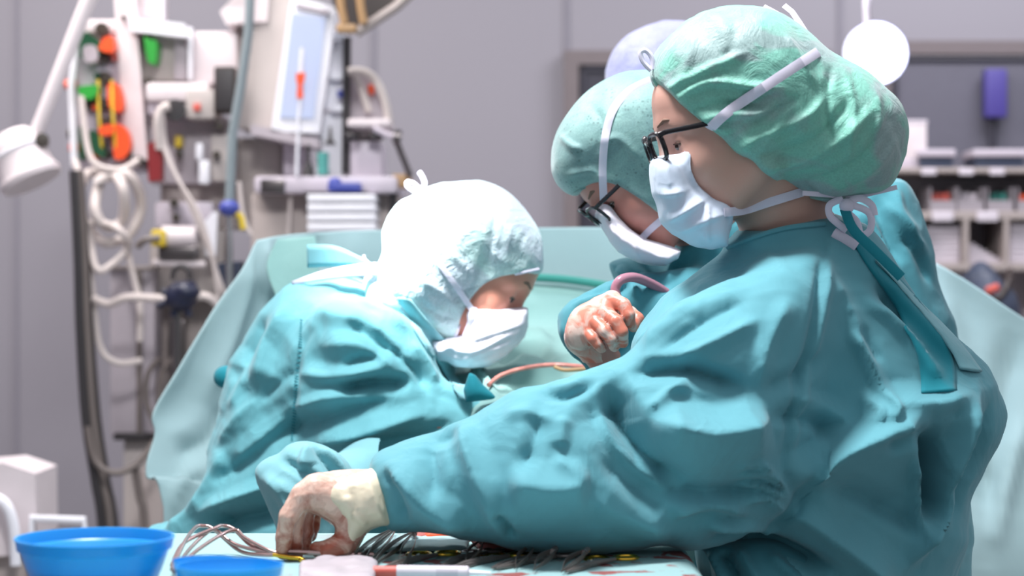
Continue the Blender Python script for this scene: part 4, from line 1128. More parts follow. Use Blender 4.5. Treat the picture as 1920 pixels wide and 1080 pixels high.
# gown: torso and both sleeves
G = Grid(axis(-0.20, 0.64, 0.0040), axis(2.08, 2.68, 0.0060), axis(0.22, 1.36, 0.009, ((0.85, 1.36, 0.0040),)))
for q in 'XYZ': setattr(G, q, getattr(G, q).astype(np.float32))
T1 = [(1362, 462), (1420, 440), (1480, 424), (1545, 417), (1602, 440), (1660, 505), (1720, 572), (1800, 645), (1848, 695), (1874, 760), (1862, 820), (1832, 880), (1808, 935), (1800, 1000), (1790, 1100), (1800, 1500), (1800, 2100), (1280, 2100), (1285, 1500), (1318, 1120), (1306, 1030), (1300, 900), (1230, 800), (1180, 662), (1203, 600), (1243, 543), (1305, 492)]
f1 = blob(G, T1, 2.42, 0.150, 0.20, 2.2, sm=0.02)
S1 = [(1540, 470), (1400, 505), (1290, 545), (1222, 600), (1176, 658), (1100, 690), (1000, 722), (935, 748), (880, 768), (800, 798), (722, 848), (706, 900), (722, 960), (738, 985), (800, 995), (880, 1005), (960, 1028), (1080, 1038), (1200, 1040), (1300, 1036), (1400, 1008), (1480, 950), (1540, 850), (1580, 700), (1575, 560)]
def cA(X, Z): return 2.235+0.085*np.clip((X-0.02)/0.33, 0, 1)**1.2
f2 = blob(G, S1, 2.26, 0.105, 0.115, 2.1, cfun=cA, sm=0.018)
f = smin(f1, f2, 0.022)
for a_, b_ in zip(armR[:-1], armR[1:]): f = smin(f, G.cap(a_[:3], b_[:3], a_[3]+0.022, b_[3]+0.022), 0.02)
for a_, b_ in zip(torsoA[:-1], torsoA[1:]): f = smin(f, G.cap(a_[:3], b_[:3], a_[3]+0.015, b_[3]+0.015), 0.02)
f = cover(G, f, T1, 2.40, smin(G.cap(hA+RA @ Vector((-0.03, 0, -0.07)), W(1490, 470, 2.43), 0.050, 0.064), G.cap(W(1490, 470, 2.43), torsoA[0][:3], 0.064, 0.098), 0.03), 0.008, 0.005, 0.02)
FA = [
 ([(1135, 712), (1165, 775), (1215, 850), (1290, 905)], -40, 40, 90),
 ([(1113, 716), (1140, 800), (1190, 870), (1270, 932)], 9, 60, 16),
 ([(1180, 695), (1290, 690), (1400, 728)], -17, 22, 34),
 ([(1220, 790), (1320, 808), (1440, 782)], 36, 55, 130),
 ([(1212, 772), (1250, 735), (1295, 705)], 8, 10, 22),
 ([(1235, 925), (1330, 925), (1430, 915)], -12, 60, 16),
 ([(1380, 893), (1420, 884), (1455, 905)], 8, 9, 9), ([(1385, 915), (1425, 908), (1458, 928)], 8, 8, 9), ([(1398, 938), (1430, 928), (1456, 952)], 7, 8, 9),
 ([(1368, 875), (1400, 868), (1440, 874)], 5, 8, 8), ([(1410, 860), (1445, 890), (1468, 930)], 6, 10, 10),
 ([(1255, 968), (1330, 944), (1400, 962)], 12, 26, 14),
 ([(1545, 440), (1530, 590), (1484, 769), (1460, 880)], -5.0, 7, 12), ([(1558, 440), (1543, 590), (1497, 769), (1473, 880)], 4, 10, 7),
 ([(1592, 620), (1625, 680), (1655, 748)], 11, 26, 12), ([(1610, 610), (1650, 680)], -5, 14, 14),
 ([(1610, 778), (1690, 758), (1760, 758), (1820, 735)], 20, 44, 60),
 ([(1618, 742), (1640, 770), (1625, 790)], 8, 10, 10), ([(1655, 735), (1668, 765), (1650, 785)], 8, 10, 10),
 ([(1740, 790), (1620, 822), (1530, 870), (1470, 895)], 38, 125, 42),
 ([(1640, 830), (1690, 810), (1725, 800)], -12, 20, 26),
 ([(1440, 930), (1530, 985), (1620, 1060), (1680, 1120)], 24, 60, 70),
 ([(1540, 900), (1640, 945), (1740, 1000)], -12, 40, 26),
 ([(1700, 850), (1715, 940), (1730, 1010)], 12, 16, 10), ([(1728, 800), (1745, 900), (1752, 980)], -36, 26, 30),
 ([(1830, 735), (1800, 820), (1768, 900), (1762, 970), (1700, 1060)], 22, 18, 30),
 ([(1862, 745), (1838, 830), (1800, 910), (1790, 990)], -9, 16, 16),
 ([(1300, 560), (1240, 605), (1190, 650)], 8, 18, 22), ([(1400, 560), (1320, 600), (1230, 660)], -8, 24, 24), ([(1420, 600), (1340, 640), (1260, 680)], 8, 24, 18),
 ([(1540, 660), (1500, 700), (1430, 730)], -7, 24, 24), ([(1380, 520), (1300, 545)], 6, 14, 16),
 ([(1480, 560), (1440, 640), (1420, 720)], 7, 30, 24), ([(1560, 520), (1600, 600), (1620, 640)], 6, 26, 26),
 ([(1470, 740), (1540, 760), (1600, 800)], 6, 24, 22), ([(1440, 780), (1520, 790), (1560, 830)], -8, 20, 20),
 # fore sleeve
 ([(786, 792), (820, 820), (862, 806)], -14, 14, 22), ([(800, 775), (840, 790), (880, 770)], 7, 16, 12),
 ([(884, 762), (862, 800), (888, 884), (922, 955), (948, 1005)], 13, 44, 26),
 ([(803, 822), (812, 880), (808, 945)], -9, 26, 30),
 ([(722, 870), (760, 905), (806, 950), (880, 990)], 15, 40, 42), ([(722, 880), (748, 925), (760, 980)], -9, 14, 22),
 ([(950, 900), (1030, 912), (1110, 904)], 20, 50, 95), ([(1038, 860), (1080, 880), (1100, 902)], 7, 14, 22),
 ([(1010, 762), (1000, 830), (975, 890)], -9, 26, 26), ([(1058, 780), (1050, 840)], 7, 20, 24),
 ([(1008, 730), (1050, 742), (1086, 728), (1120, 705)], -10, 14, 16), ([(1000, 715), (1060, 722), (1100, 704)], 6, 10, 12),
 ([(925, 958), (945, 975), (965, 1010)], -9, 10, 12), ([(1100, 930), (1180, 970), (1260, 1000)], 8, 44, 34),
 ([(1130, 860), (1200, 930), (1270, 970)], -8, 28, 28), ([(940, 780), (985, 772), (1040, 790)], 5, 18, 18),
 ([(1330, 1020), (1400, 1008), (1470, 1020), (1560, 1066)], -26, 18, 30), ([(1320, 985), (1390, 990), (1460, 1000)], 10, 18, 14),
 ([(1620, 560), (1690, 620), (1745, 700), (1770, 740)], 9, 26, 14), ([(1640, 530), (1720, 610), (1790, 690)], -14, 16, 22),
]
gown_a, VA, QA = solid('surgical_gown', f, G, M['gown'], A, lines=FA, crump=((0.0008, 30, 2, 0.8),), fac=((0.0105, 0.064, 3, 0.6, 1.6), (0.0032, 0.028, 5, -0.5, 1.8)), calm=tuple((W(x, 0, 2.28).x, W(0, y, 2.28).z, rx, rz) for x, y, rx, rz in ((1310, 880, 0.09, 0.05), (1050, 960, 0.10, 0.035), (1640, 880, 0.07, 0.06))), want=True, soft=2.5)
snA = Snap([gown_a])
# open back edges: darker lining strip, pale outer flap and tie
def band(name, mat, parent, sn, L1, L2, off=0.006, th=0.004, extra=0.0):
    a = cr2(L1, 8, False); b = cr2(L2, 8, False); n = min(len(a), len(b)); T = np.linspace(0, 1, 9)
    D = np.zeros((n, 9)); X = [[(a[i][0]*(1-t)+b[i][0]*t, a[i][1]*(1-t)+b[i][1]*t) for t in T] for i in range(n)]
    for i in range(n):
        for j in range(9): D[i, j] = sn(*X[i][j], off, 9.0).y
    for i in range(n):
        for j in range(9):
            if D[i, j] > 5: D[i, j] = D[D < 5].max()
    D = np.minimum(D, blur2(D, 1.5, 1.2))
    return sheet(name, np.array([[tuple(W(X[i][j][0], X[i][j][1], D[i, j]-extra*math.sin(math.pi*T[j]))) for j in range(9)] for i in range(n)]), mat, parent, th, lambda P: 0.0008*crumple(P, 30, 2))
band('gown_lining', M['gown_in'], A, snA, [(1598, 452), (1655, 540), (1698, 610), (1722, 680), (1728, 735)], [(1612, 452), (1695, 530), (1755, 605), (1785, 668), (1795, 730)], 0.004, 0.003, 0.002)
band('back_flap', M['towel'], A, snA, [(1640, 488), (1700, 552), (1765, 628), (1800, 690)], [(1652, 492), (1728, 566), (1800, 640), (1842, 696)], 0.008, 0.003, 0.004)
# hanging outer flap at the lower right
G = Grid(axis(0.42, 0.60, 0.004), axis(2.44, 2.60, 0.005), axis(0.30, 1.10, 0.006))
f = blob(G, [(1812, 905), (1822, 960), (1828, 1020), (1822, 1060), (1818, 1400), (1700, 1400), (1690, 1090), (1755, 1000), (1772, 950), (1790, 890)], 2.52, 0.022, 0.05, 2.0, sm=0.008)
solid('outer_flap', f, G, M['towel'], A, lines=[([(1800, 920), (1780, 980), (1740, 1080)], -9, 12, 12), ([(1815, 940), (1800, 1010), (1795, 1075)], 5, 10, 10), ([(1770, 1042), (1822, 1040)], 3, 6, 8)])
# dark under-gown panel beneath the sleeve
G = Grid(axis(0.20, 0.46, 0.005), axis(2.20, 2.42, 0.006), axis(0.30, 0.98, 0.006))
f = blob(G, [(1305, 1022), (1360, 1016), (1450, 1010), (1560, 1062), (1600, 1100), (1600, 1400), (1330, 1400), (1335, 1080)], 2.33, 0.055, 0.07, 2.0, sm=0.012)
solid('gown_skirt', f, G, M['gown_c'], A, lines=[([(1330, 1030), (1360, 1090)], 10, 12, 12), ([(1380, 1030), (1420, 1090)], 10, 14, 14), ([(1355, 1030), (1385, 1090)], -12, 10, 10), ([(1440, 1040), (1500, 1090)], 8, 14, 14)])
# collar binding
MB().tube(snA.path([(1366, 464), (1420, 443), (1480, 427), (1545, 420)], 0.001, 8, 2.4), 0.0035, 8).build('collar_binding', M['gown'], A)
MB().tube(snA.path([(1563, 436), (1584, 448), (1606, 463)], 0.006, 6), 0.006, 8, flat=((0, 1, 0), 0.4)).build('white_snap', M['white_strap'], A)

# cap
G = Grid(axis(0.145, 0.49, 0.0032), axis(2.23, 2.50, 0.004), axis(1.33, 1.60, 0.0032))
cap_out = [(1222, 140), (1236, 88), (1285, 38), (1345, 14), (1400, 9), (1455, 20), (1505, 52), (1548, 92), (1592, 118), (1642, 148), (1680, 188), (1698, 240), (1694, 300), (1674, 345), (1630, 368), (1575, 376), (1530, 374), (1480, 358), (1425, 330), (1400, 305), (1372, 292), (1345, 262), (1300, 228), (1252, 186)]
f = cover(G, blob(G, cap_out, 2.37, 0.108, 0.10, 2.3, sm=0.016), cap_out, 2.36, head_field(G, hA, RA, sA)[0], 0.010)
CL = [([(1232, 178), (1330, 128), (1400, 98)], 7, 12, 12), ([(1256, 195), (1330, 155), (1420, 165), (1480, 170)], 8, 14, 10), ([(1280, 215), (1350, 195), (1440, 200)], -5, 12, 12),
      ([(1300, 232), (1360, 215), (1420, 215), (1455, 195)], 7, 10, 12), ([(1380, 285), (1440, 250), (1520, 215), (1560, 160)], 7, 14, 14), ([(1400, 300), (1470, 280), (1540, 250), (1600, 180)], -6, 14, 14),
      ([(1420, 318), (1500, 305), (1580, 260), (1640, 200)], 9, 16, 14), ([(1470, 350), (1550, 330), (1620, 290), (1670, 220)], -7, 14, 14), ([(1500, 365), (1580, 350), (1640, 315), (1690, 250)], 7, 12, 12),
      ([(1470, 60), (1500, 110), (1530, 160)], 5, 10, 12), ([(1560, 120), (1550, 200), (1570, 280)], -6, 12, 12), ([(1580, 130), (1600, 200), (1590, 300)], 6, 12, 12), ([(1300, 60), (1290, 120), (1270, 160)], 4, 14, 14),
      ([(1380, 40), (1370, 90), (1340, 130)], -3, 14, 14), ([(1480, 200), (1450, 250), (1420, 290)], 5, 10, 10), ([(1500, 180), (1440, 215), (1400, 240)], -5, 10, 10), ([(1640, 160), (1650, 230), (1640, 300)], 5, 12, 12)]
cap_a = solid('surgical_cap', f, G, M['cap_a'], A, lines=[(p_, h_*0.55, a_, b_) for p_, h_, a_, b_ in CL], crump=((0.0007, 30, 2, 1.7),), fac=((0.0036, 0.032, 21, 0.7, 2.2), (0.0014, 0.014, 22, 0.9, 2.0)), soft=1.5)
snC = Snap([cap_a, gown_a])
rim = snC.path([(1224, 145), (1254, 188), (1302, 230), (1348, 264), (1378, 292), (1425, 328), (1480, 355), (1540, 372), (1600, 370)], 0.0015, 8, 2.32)
MB().tube(rim, 0.0028, 8).build('elastic_rim', M['cap_a'], cap_a)

# mask
def mask(name, mat, parent, head, R, s, outline, D, T, lines, grid, Rin=0.04, p=2.6, c=None):
    G = Grid(*grid)
    f = blob(G, outline, D, T, Rin*0.7, p, sm=0.005, smooth_out=False)
    hf, L = head_field(G, head, R, s)
    f = cover(G, f, outline, D, hf, 0.005, 0.003, 0.008)
    return solid(name, f, G, mat, parent, lines=lines, crump=((0.0004, 50, 2, 0.2),), fac=((0.0030, 0.026, 31, 0.4, 1.6),), soft=1.2)
mo = [(1221, 304), (1250, 294), (1286, 288), (1290, 320), (1302, 350), (1326, 374), (1361, 396), (1364, 430), (1362, 464), (1336, 468), (1298, 460), (1262, 440), (1242, 418), (1232, 380), (1224, 364), (1221, 335)]
mask_a = mask('face_mask', M['mask'], A, hA, RA, sA, mo, 2.355, 0.064, [([(1224, 364), (1256, 366), (1284, 360)], 3, 14, 5), ([(1246, 420), (1280, 402), (1322, 376)], 4, 16, 5), ([(1262, 442), (1310, 420), (1360, 402)], 3, 16, 8), ([(1328, 380), (1326, 420), (1330, 462)], 3, 8, 8), ([(1250, 296), (1252, 330), (1258, 356)], 1.5, 8, 8)],
              (axis(0.15, 0.27, 0.0024), axis(2.26, 2.45, 0.0026), axis(1.28, 1.41, 0.0024)), 0.05, 3.0)
strap('mask_tie', snC.path([(1290, 290), (1316, 258), (1360, 214), (1420, 172), (1480, 132), (1534, 97)], 0.004, 10, 2.31), 0.0062, M['white_strap'], A)
snF = Snap([o for o in A.children if o.name.startswith('body')]+[gown_a, cap_a, mask_a])
strap('mask_tie', snF.path([(1358, 398), (1395, 394), (1440, 380), (1505, 360)], 0.003, 8, 2.31), 0.0055, M['white_strap'], A)
strap('mask_tie', [W(1505, 362, 2.31), W(1560, 366, 2.33), W(1620, 366, 2.34), W(1682, 351, 2.34)], 0.003, M['white_strap'], A)
strap('cap_tie', [W(1432, 12, 2.38), W(1470, 32, 2.36), W(1510, 66, 2.34), W(1545, 97, 2.33)], 0.003, M['white_strap'], A)
strap('cap_tie', [W(1470, 10, 2.38), W(1485, 22, 2.37), W(1500, 44, 2.36), W(1520, 75, 2.345)], 0.0035, M['white_strap'], A)
MB().tube(WC([(1221, 132, 2.34), (1206, 116, 2.34), (1201, 99, 2.34), (1211, 95, 2.34), (1222, 108, 2.34), (1225, 130, 2.34)], 6), 0.003, 8).build('tie_loop', M['white_strap'], A)
# knotted ties at the nape
kn = MB()
for pts in ([(1575, 378), (1600, 385), (1630, 400), (1632, 430), (1615, 440), (1606, 415), (1590, 400)], [(1580, 372), (1556, 384), (1556, 404), (1572, 420), (1588, 432)], [(1590, 380), (1612, 372), (1634, 384), (1640, 404)]):
    kn.tube(WC([(x, y, 2.33) for x, y in pts], 6), 0.0042, 8, flat=((0, 1, 0), 0.35))
kn.ell(W(1588, 386, 2.33), (0.009, 0.006, 0.009)); kn.build('nape_knot', M['white_strap'], A)
MB().tube(WC([(1584, 392, 2.33), (1600, 430, 2.31), (1640, 470, 2.30), (1690, 520, 2.30)], 6), 0.006, 8, flat=((0, 1, 0), 0.3)).build('gown_tie', M['gown_in'], A)

# =========================================================== the left surgeon (B)
B = thing('person', (W(560, 0, 3.1).x, 3.1, 0), 'person at left bending over, in teal gown and brightly lit white hood', 'person')
hB, RB, sB = W(886, 507, 3.05), orient(1, 31, 6), 0.97
torsoB = [wp(705, 690, 3.10, 0.085), wp(620, 790, 3.12, 0.11), wp(580, 900, 3.12, 0.12), (W(560, 0, 3.12).x, 3.12, 0.85, 0.12)]
def simple_hand(w, dirx, r=0.02):
    x, y, z = w; h = [[(x-0.03*dirx, y, z, 0.022), (x+0.03*dirx, y, z, 0.022)]]
    for k in range(4): h.append([(x+0.04*dirx, y-0.022+0.015*k, z, 0.0105), (x+0.075*dirx, y-0.024+0.016*k, z-0.006, 0.0095), (x+0.098*dirx-0.004*abs(k-1.5)*dirx, y-0.024+0.016*k, z-0.024, 0.0085)])
    h.append([(x-0.01*dirx, y-0.022, z-0.005, 0.013), (x+0.03*dirx, y-0.045, z-0.015, 0.011), (x+0.055*dirx, y-0.045, z-0.025, 0.0095)])
    return h
armB1 = [wp(660, 680, 3.02, 0.045), wp(700, 780, 2.97, 0.036), wp(850, 800, 2.95, 0.034), wp(930, 790, 2.95, 0.026)]
armB2 = [wp(700, 680, 3.16, 0.045), wp(800, 790, 3.22, 0.045), wp(940, 775, 3.15, 0.03)]
body('body', M['skin_b'], B, hB, RB, sB, W(760, 606, 3.08), [torsoB, armB1, armB2], [simple_hand(W(960, 792, 2.95), 1)], legs_for(W(560, 0, 3.12).x, 3.12), (0.048, 0.055))
eyes(B, hB, RB, sB, True)
G = Grid(axis(-0.56, 0.02, 0.0042), axis(2.80, 3.34, 0.0062), axis(0.22, 1.31, 0.009, ((0.84, 1.31, 0.0042),)))
for q in 'XYZ': setattr(G, q, getattr(G, q).astype(np.float32))
TB = [(516, 560), (560, 530), (610, 522), (680, 528), (745, 552), (800, 610), (850, 690), (880, 760), (840, 850), (760, 920), (640, 975), (520, 992), (420, 990), (400, 1100), (380, 1700), (640, 1700), (500, 1700), (300, 1700), (296, 1010), (330, 975), (372, 930), (402, 830), (422, 740), (440, 655), (476, 600)]
TB = [(516, 560), (560, 530), (610, 522), (680, 528), (745, 552), (800, 610), (850, 690), (880, 760), (850, 860), (800, 960), (780, 1150), (760, 1700), (310, 1700), (270, 1200), (262, 1030), (310, 975), (372, 930), (402, 830), (422, 740), (440, 655), (476, 600)]
f = blob(G, TB, 3.10, 0.165, 0.22, 2.2, sm=0.02)
f = cover(G, f, TB, 3.09, smin(G.cap(W(760, 606, 3.08), torsoB[0][:3], 0.058, 0.09), G.cap(torsoB[0][:3], torsoB[1][:3], 0.09, 0.115), 0.03), 0.01, 0.005, 0.03)
f = smin(f, G.cap(W(440, 935, 3.02), W(330, 982, 3.02), 0.045, 0.014), 0.04)
SB = [(600, 585), (680, 560), (750, 590), (800, 640), (832, 700), (905, 742), (960, 760), (980, 800), (940, 850), (800, 880), (680, 890), (590, 840), (560, 740), (570, 640)]
f = smin(f, blob(G, SB, 2.96, 0.075, 0.11, 2.0, sm=0.015), 0.03)
f = smin(f, G.cap(armB2[0][:3], armB2[1][:3], 0.07, 0.06), 0.03); f = smin(f, G.cap(armB2[1][:3], armB2[2][:3], 0.06, 0.045), 0.03)
FB = [
 ([(592, 612), (566, 650), (556, 705), (548, 830)], -4, 9, 12),
 ([(640, 732), (690, 716), (770, 716)], -20, 16, 26), ([(560, 700), (640, 705), (720, 690)], 12, 24, 18), ([(600, 650), (680, 650), (745, 700)], 9, 26, 24), ([(650, 600), (700, 640), (740, 660)], -8, 20, 20),
 ([(560, 830), (640, 822), (720, 800), (800, 775)], 14, 26, 16), ([(570, 800), (650, 770), (730, 750)], -12, 22, 22), ([(545, 770), (620, 745), (700, 740)], 10, 18, 18),
 ([(372, 962), (440, 935), (510, 910), (560, 880)], 18, 24, 16), ([(400, 985), (480, 965), (540, 950)], -22, 22, 30),
 ([(395, 905), (450, 865), (520, 815), (590, 780)], -15, 30, 30), ([(430, 870), (480, 830), (540, 780)], 12, 22, 22), ([(410, 840), (450, 780), (500, 740)], 9, 22, 22), ([(350, 960), (390, 900), (420, 850)], 9, 22, 18),
 ([(500, 590), (462, 660), (438, 720)], -14, 22, 28), ([(540, 570), (500, 640), (480, 720)], 10, 24, 24), ([(445, 672), (452, 720), (430, 770)], 6, 12, 12),
 ([(570, 560), (620, 590), (680, 600)], 7, 20, 20), ([(590, 545), (650, 550), (720, 590)], -8, 14, 18), ([(640, 535), (700, 560), (770, 620)], 8, 14, 18), ([(690, 600), (720, 630), (780, 690)], 8, 16, 14),
 ([(730, 650), (775, 690), (800, 730)], -9, 16, 12), ([(770, 640), (800, 680), (822, 720)], 8, 12, 12), ([(820, 720), (870, 745), (920, 770)], 7, 14, 14), ([(700, 830), (780, 820), (850, 790)], -9, 20, 20),
 ([(480, 760), (520, 720), (560, 690)], -6, 16, 18), ([(610, 860), (680, 845), (740, 850)], 10, 18, 22), ([(640, 690), (680, 672), (720, 676)], -7, 14, 14),
]
gown_b = solid('surgical_gown', f, G, M['gown_b'], B, lines=FB, crump=((0.0010, 30, 2, 1.1),), fac=((0.0095, 0.060, 11, 0.9, 1.5), (0.0034, 0.028, 6, 0.5, 1.5)))
snB = Snap([gown_b])
st = MB(); P = snB.path([(566, 600), (562, 650), (556, 705), (552, 770), (548, 828)], 0.0015, 12)
P2 = [P[0]]
for p in P[1:]:
    if (p-P2[-1]).length > 0.004: P2.append(p)
for i, p in enumerate(P2): st.tube([p+Vector((-0.0028, 0, 0.001)), p+Vector((0.0028, 0, -0.001))], 0.0007, 5)
tag(st.build('seam_stitching', M['gown_in'], B), 'dark stitching down the back seam')
# hood
G = Grid(axis(-0.245, 0.055, 0.0032), axis(2.92, 3.19, 0.004), axis(1.14, 1.43, 0.0032))
hood_out = [(772, 366), (800, 350), (850, 339), (905, 343), (950, 362), (988, 400), (1010, 442), (1013, 505), (985, 510), (948, 518), (910, 535), (884, 562), (868, 592), (854, 632), (826, 642), (796, 628), (765, 618), (730, 612), (694, 598), (682, 560), (686, 515), (704, 496), (717, 470), (719, 430), (728, 400), (748, 377)]
f = cover(G, blob(G, hood_out, 3.05, 0.104, 0.10, 2.3, sm=0.014), hood_out, 3.05, smin(head_field(G, hB, RB, sB)[0], G.cap(hB, W(760, 600, 3.07), 0.052, 0.062), 0.02), 0.008)
HB = [([(890, 400), (905, 450), (950, 500)], 4, 12, 12), ([(930, 400), (920, 460), (900, 510)], -4, 12, 12), ([(960, 420), (950, 470), (960, 505)], 4, 12, 12), ([(840, 470), (880, 510), (890, 540)], 3, 10, 10), ([(780, 520), (830, 550), (870, 590)], 3, 10, 10), ([(780, 560), (820, 590), (850, 600)], -3, 9, 9),
      ([(720, 440), (780, 480), (800, 560)], 5, 18, 18), ([(800, 380), (780, 440), (760, 520)], 5, 22, 22), ([(990, 430), (975, 465), (985, 500)], -3, 9, 9), ([(700, 520), (740, 560), (790, 600)], -5, 14, 14)]
hood_b = solid('surgical_hood', f, G, M['cap_b'], B, lines=[(p_, h_*0.6, a_, b_) for p_, h_, a_, b_ in HB], crump=((0.0005, 30, 2, 3.3),), fac=((0.0022, 0.028, 23, 0.9, 2.0),), soft=1.5)
snH = Snap([hood_b, gown_b])
MB().tube(snH.path([(1010, 505), (950, 518), (910, 536), (884, 562), (868, 592), (854, 630)], 0.001, 8, 3.0), 0.0025, 8).build('hood_hem', M['white_strap'], hood_b)
band('hood_collar', M['towel'], B, snH, [(742, 560), (770, 600), (800, 650), (836, 700), (862, 748)], [(770, 560), (810, 610), (846, 650), (880, 690), (884, 752)], 0.012, 0.004, 0.008)
mo = [(882, 582), (930, 580), (988, 579), (988, 610), (984, 632), (950, 670), (916, 689), (862, 686), (822, 678), (803, 655), (802, 634), (850, 630), (872, 630), (880, 606)]
mask_b = mask('face_mask', M['mask_w'], B, hB, RB, sB, mo, 3.04, 0.066, [([(884, 594), (930, 590), (986, 588)], 1.5, 5, 5), ([(815, 640), (880, 660), (960, 625)], 3, 14, 6), ([(820, 660), (880, 640), (985, 605)], 2.5, 10, 6), ([(850, 680), (910, 660), (975, 640)], 2, 10, 6)],
              (axis(-0.145, 0.04, 0.0026), axis(2.92, 3.13, 0.0028), axis(1.115, 1.235, 0.0026)), 0.05, 3.0)
snM = Snap([o for o in B.children if o.name.startswith('body')]+[hood_b, mask_b])
strap('mask_tie', snM.path([(820, 488), (850, 530), (886, 582)], 0.003, 8, 2.97), 0.0045, M['white_strap'], B)
strap('mask_tie', snM.path([(888, 576), (882, 606), (872, 632)], 0.003, 8, 2.97), 0.0055, M['white_strap'], B)
MB().tube(WC([(782, 362, 3.03), (764, 350, 3.03), (764, 341, 3.03), (776, 344, 3.03), (788, 356, 3.03)], 6), 0.0035, 8, flat=((0, 1, 0), 0.4)).build('bow_loop', M['white_strap'], B)
MB().tube(WC([(786, 362, 3.03), (796, 346, 3.03), (792, 332, 3.03), (785, 321, 3.03)], 6), [0.004]*18+[0.001], 8, flat=((0, 1, 0), 0.4)).build('bow_tail', M['white_strap'], B)
def ribbon(name, mat, parent, top, bot, th=0.002):
    a = WC(top, 8); b = WC(bot, 8); n = min(len(a), len(b))
    return sheet(name, np.array([[tuple(a[i].lerp(b[i], t)) for t in np.linspace(0, 1, 5)] for i in range(n)]), mat, parent, th)
ribbon('tie_ribbon', M['towel'], B, [(575, 459, 3.08), (625, 461, 3.06), (665, 478, 3.03), (697, 494, 3.0)], [(576, 502, 3.09), (622, 500, 3.07), (664, 498, 3.04), (695, 502, 3.0)])
ribbon('tie_ribbon', M['white_strap'], B, [(546, 528, 3.06), (600, 509, 3.03), (650, 498, 3.0), (705, 492, 2.98)], [(548, 534, 3.06), (600, 526, 3.03), (650, 520, 3.0), (705, 518, 2.98)])
MB().tube(WC([(690, 492, 3.0), (684, 486, 3.0), (682, 478, 3.0)], 4), 0.002).build('tie_end', M['white_strap'], B)
q = MB().ell(W(424, 707, 3.1), (0.020, 0.02, 0.018)); q.tube([W(424, 700, 3.1), W(440, 730, 3.1)], 0.013); q.build('belt_knot', M['gown_in'], B)
G = Grid(axis(-0.075, -0.005, 0.0026), axis(2.82, 2.92, 0.003), axis(1.07, 1.13, 0.0026))
f = blob(G, [(880, 698), (892, 704), (906, 722), (932, 744), (926, 750), (900, 752), (872, 756), (868, 730)], 2.86, 0.02, 0.03, 2.0, sm=0.004, smooth_out=False)
solid('collar_fold', f, G, M['gown_in'], B, fac=((0.003, 0.02, 41, 0.5, 1.4),))
# near forearm sleeve folded up at its end
G = Grid(axis(-0.36, -0.19, 0.0032), axis(2.62, 2.86, 0.005), axis(0.90, 1.08, 0.0032))
f = blob(G, [(478, 890), (486, 868), (520, 850), (542, 833), (575, 828), (612, 838), (640, 855), (660, 882), (668, 930), (650, 990), (640, 1080), (545, 1080), (518, 990), (494, 930)], 2.72, 0.06, 0.075, 2.0, sm=0.01)
f = smin(f, G.cap(wp(600, 950, 2.74, 0)[:3], W(700, 900, 2.86), 0.05, 0.06), 0.02)
solid('folded_sleeve', f, G, M['towel'], B, lines=[([(578, 832), (566, 868), (570, 882)], 11, 30, 9), ([(585, 838), (600, 850), (632, 890), (640, 905)], -14, 12, 12), ([(600, 838), (630, 858), (652, 900)], 9, 14, 9), ([(530, 860), (560, 880), (600, 900)], -8, 12, 14), ([(492, 890), (530, 930), (560, 990)], 7, 16, 16), ([(520, 900), (560, 930), (610, 940)], 6, 14, 14)], crump=((0.0012, 30, 2, 4.0),))

# =========================================================== the middle assistant (C)
C_ = thing('person', (W(1500, 0, 2.88).x, 2.88, 0), 'person leaning forward in glasses and grey green cap, one gloved fist raised', 'person')
hC, RC, sC = W(1201, 309, 2.75), orient(-1, 46, 10), 0.92
cd = 2.60
HC = [
    [wp(1128, 668, cd+0.06, 0.024), wp(1092, 632, cd+0.03, 0.022), wp(1104, 606, cd+0.014, 0.024), wp(1128, 584, cd+0.008, 0.020)],
    [wp(1096, 612, cd+0.004, 0.020), wp(1148, 562, cd-0.002, 0.0125)],
    [wp(1090, 622, cd+0.004, 0.018), wp(1136, 585, cd-0.008, 0.0120)],
    [wp(1086, 630, cd+0.006, 0.016), wp(1102, 622, cd-0.006, 0.0110)],
    [wp(1146, 560, cd-0.004, 0.0118), wp(1170, 572, cd-0.018, 0.0100), wp(1179, 590, cd-0.022, 0.0094), wp(1181, 606, cd-0.012, 0.0084)],
    [wp(1134, 586, cd-0.012, 0.0115), wp(1155, 602, cd-0.026, 0.0100), wp(1166, 622, cd-0.028, 0.0094), wp(1168, 642, cd-0.016, 0.0084)],
    [wp(1117, 604, cd-0.014, 0.0110), wp(1134, 620, cd-0.026, 0.0096), wp(1146, 636, cd-0.026, 0.0090), wp(1152, 650, cd-0.016, 0.0080)],
    [wp(1099, 620, cd-0.010, 0.0105), wp(1112, 634, cd-0.020, 0.0090), wp(1121, 645, cd-0.020, 0.0082), wp(1128, 653, cd-0.012, 0.0074)],
    [wp(1112, 606, cd+0.014, 0.018), wp(1150, 588, cd+0.014, 0.015), wp(1180, 588, cd+0.012, 0.0115), wp(1195, 598, cd+0.002, 0.0100), wp(1188, 612, cd-0.004, 0.0088)],
]
armC = [wp(1430, 560, 2.74, 0.05), wp(1290, 760, 2.72, 0.04), wp(1160, 690, 2.68, 0.026), wp(1110, 645, 2.64, 0.020)]
torsoC = [wp(1400, 500, 2.86, 0.09), wp(1540, 520, 2.88, 0.11), wp(1580, 800, 2.90, 0.13), (W(1560, 0, 2.9).x, 2.9, 0.85, 0.12)]
armC2 = [wp(1400, 520, 2.98, 0.05), wp(1300, 720, 3.0, 0.04), wp(1200, 700, 2.98, 0.03)]
body('body', M['skin_c'], C_, hC, RC, sC, W(1350, 440, 2.82), [torsoC, armC, armC2], [HC], legs_for(W(1560, 0, 2.9).x, 2.9), (0.054, 0.062))
eyes(C_, hC, RC, sC)
glasses(C_, hC, RC, sC, M['frame_black'], 0.110, 0.0024, (0.07, 0.06))
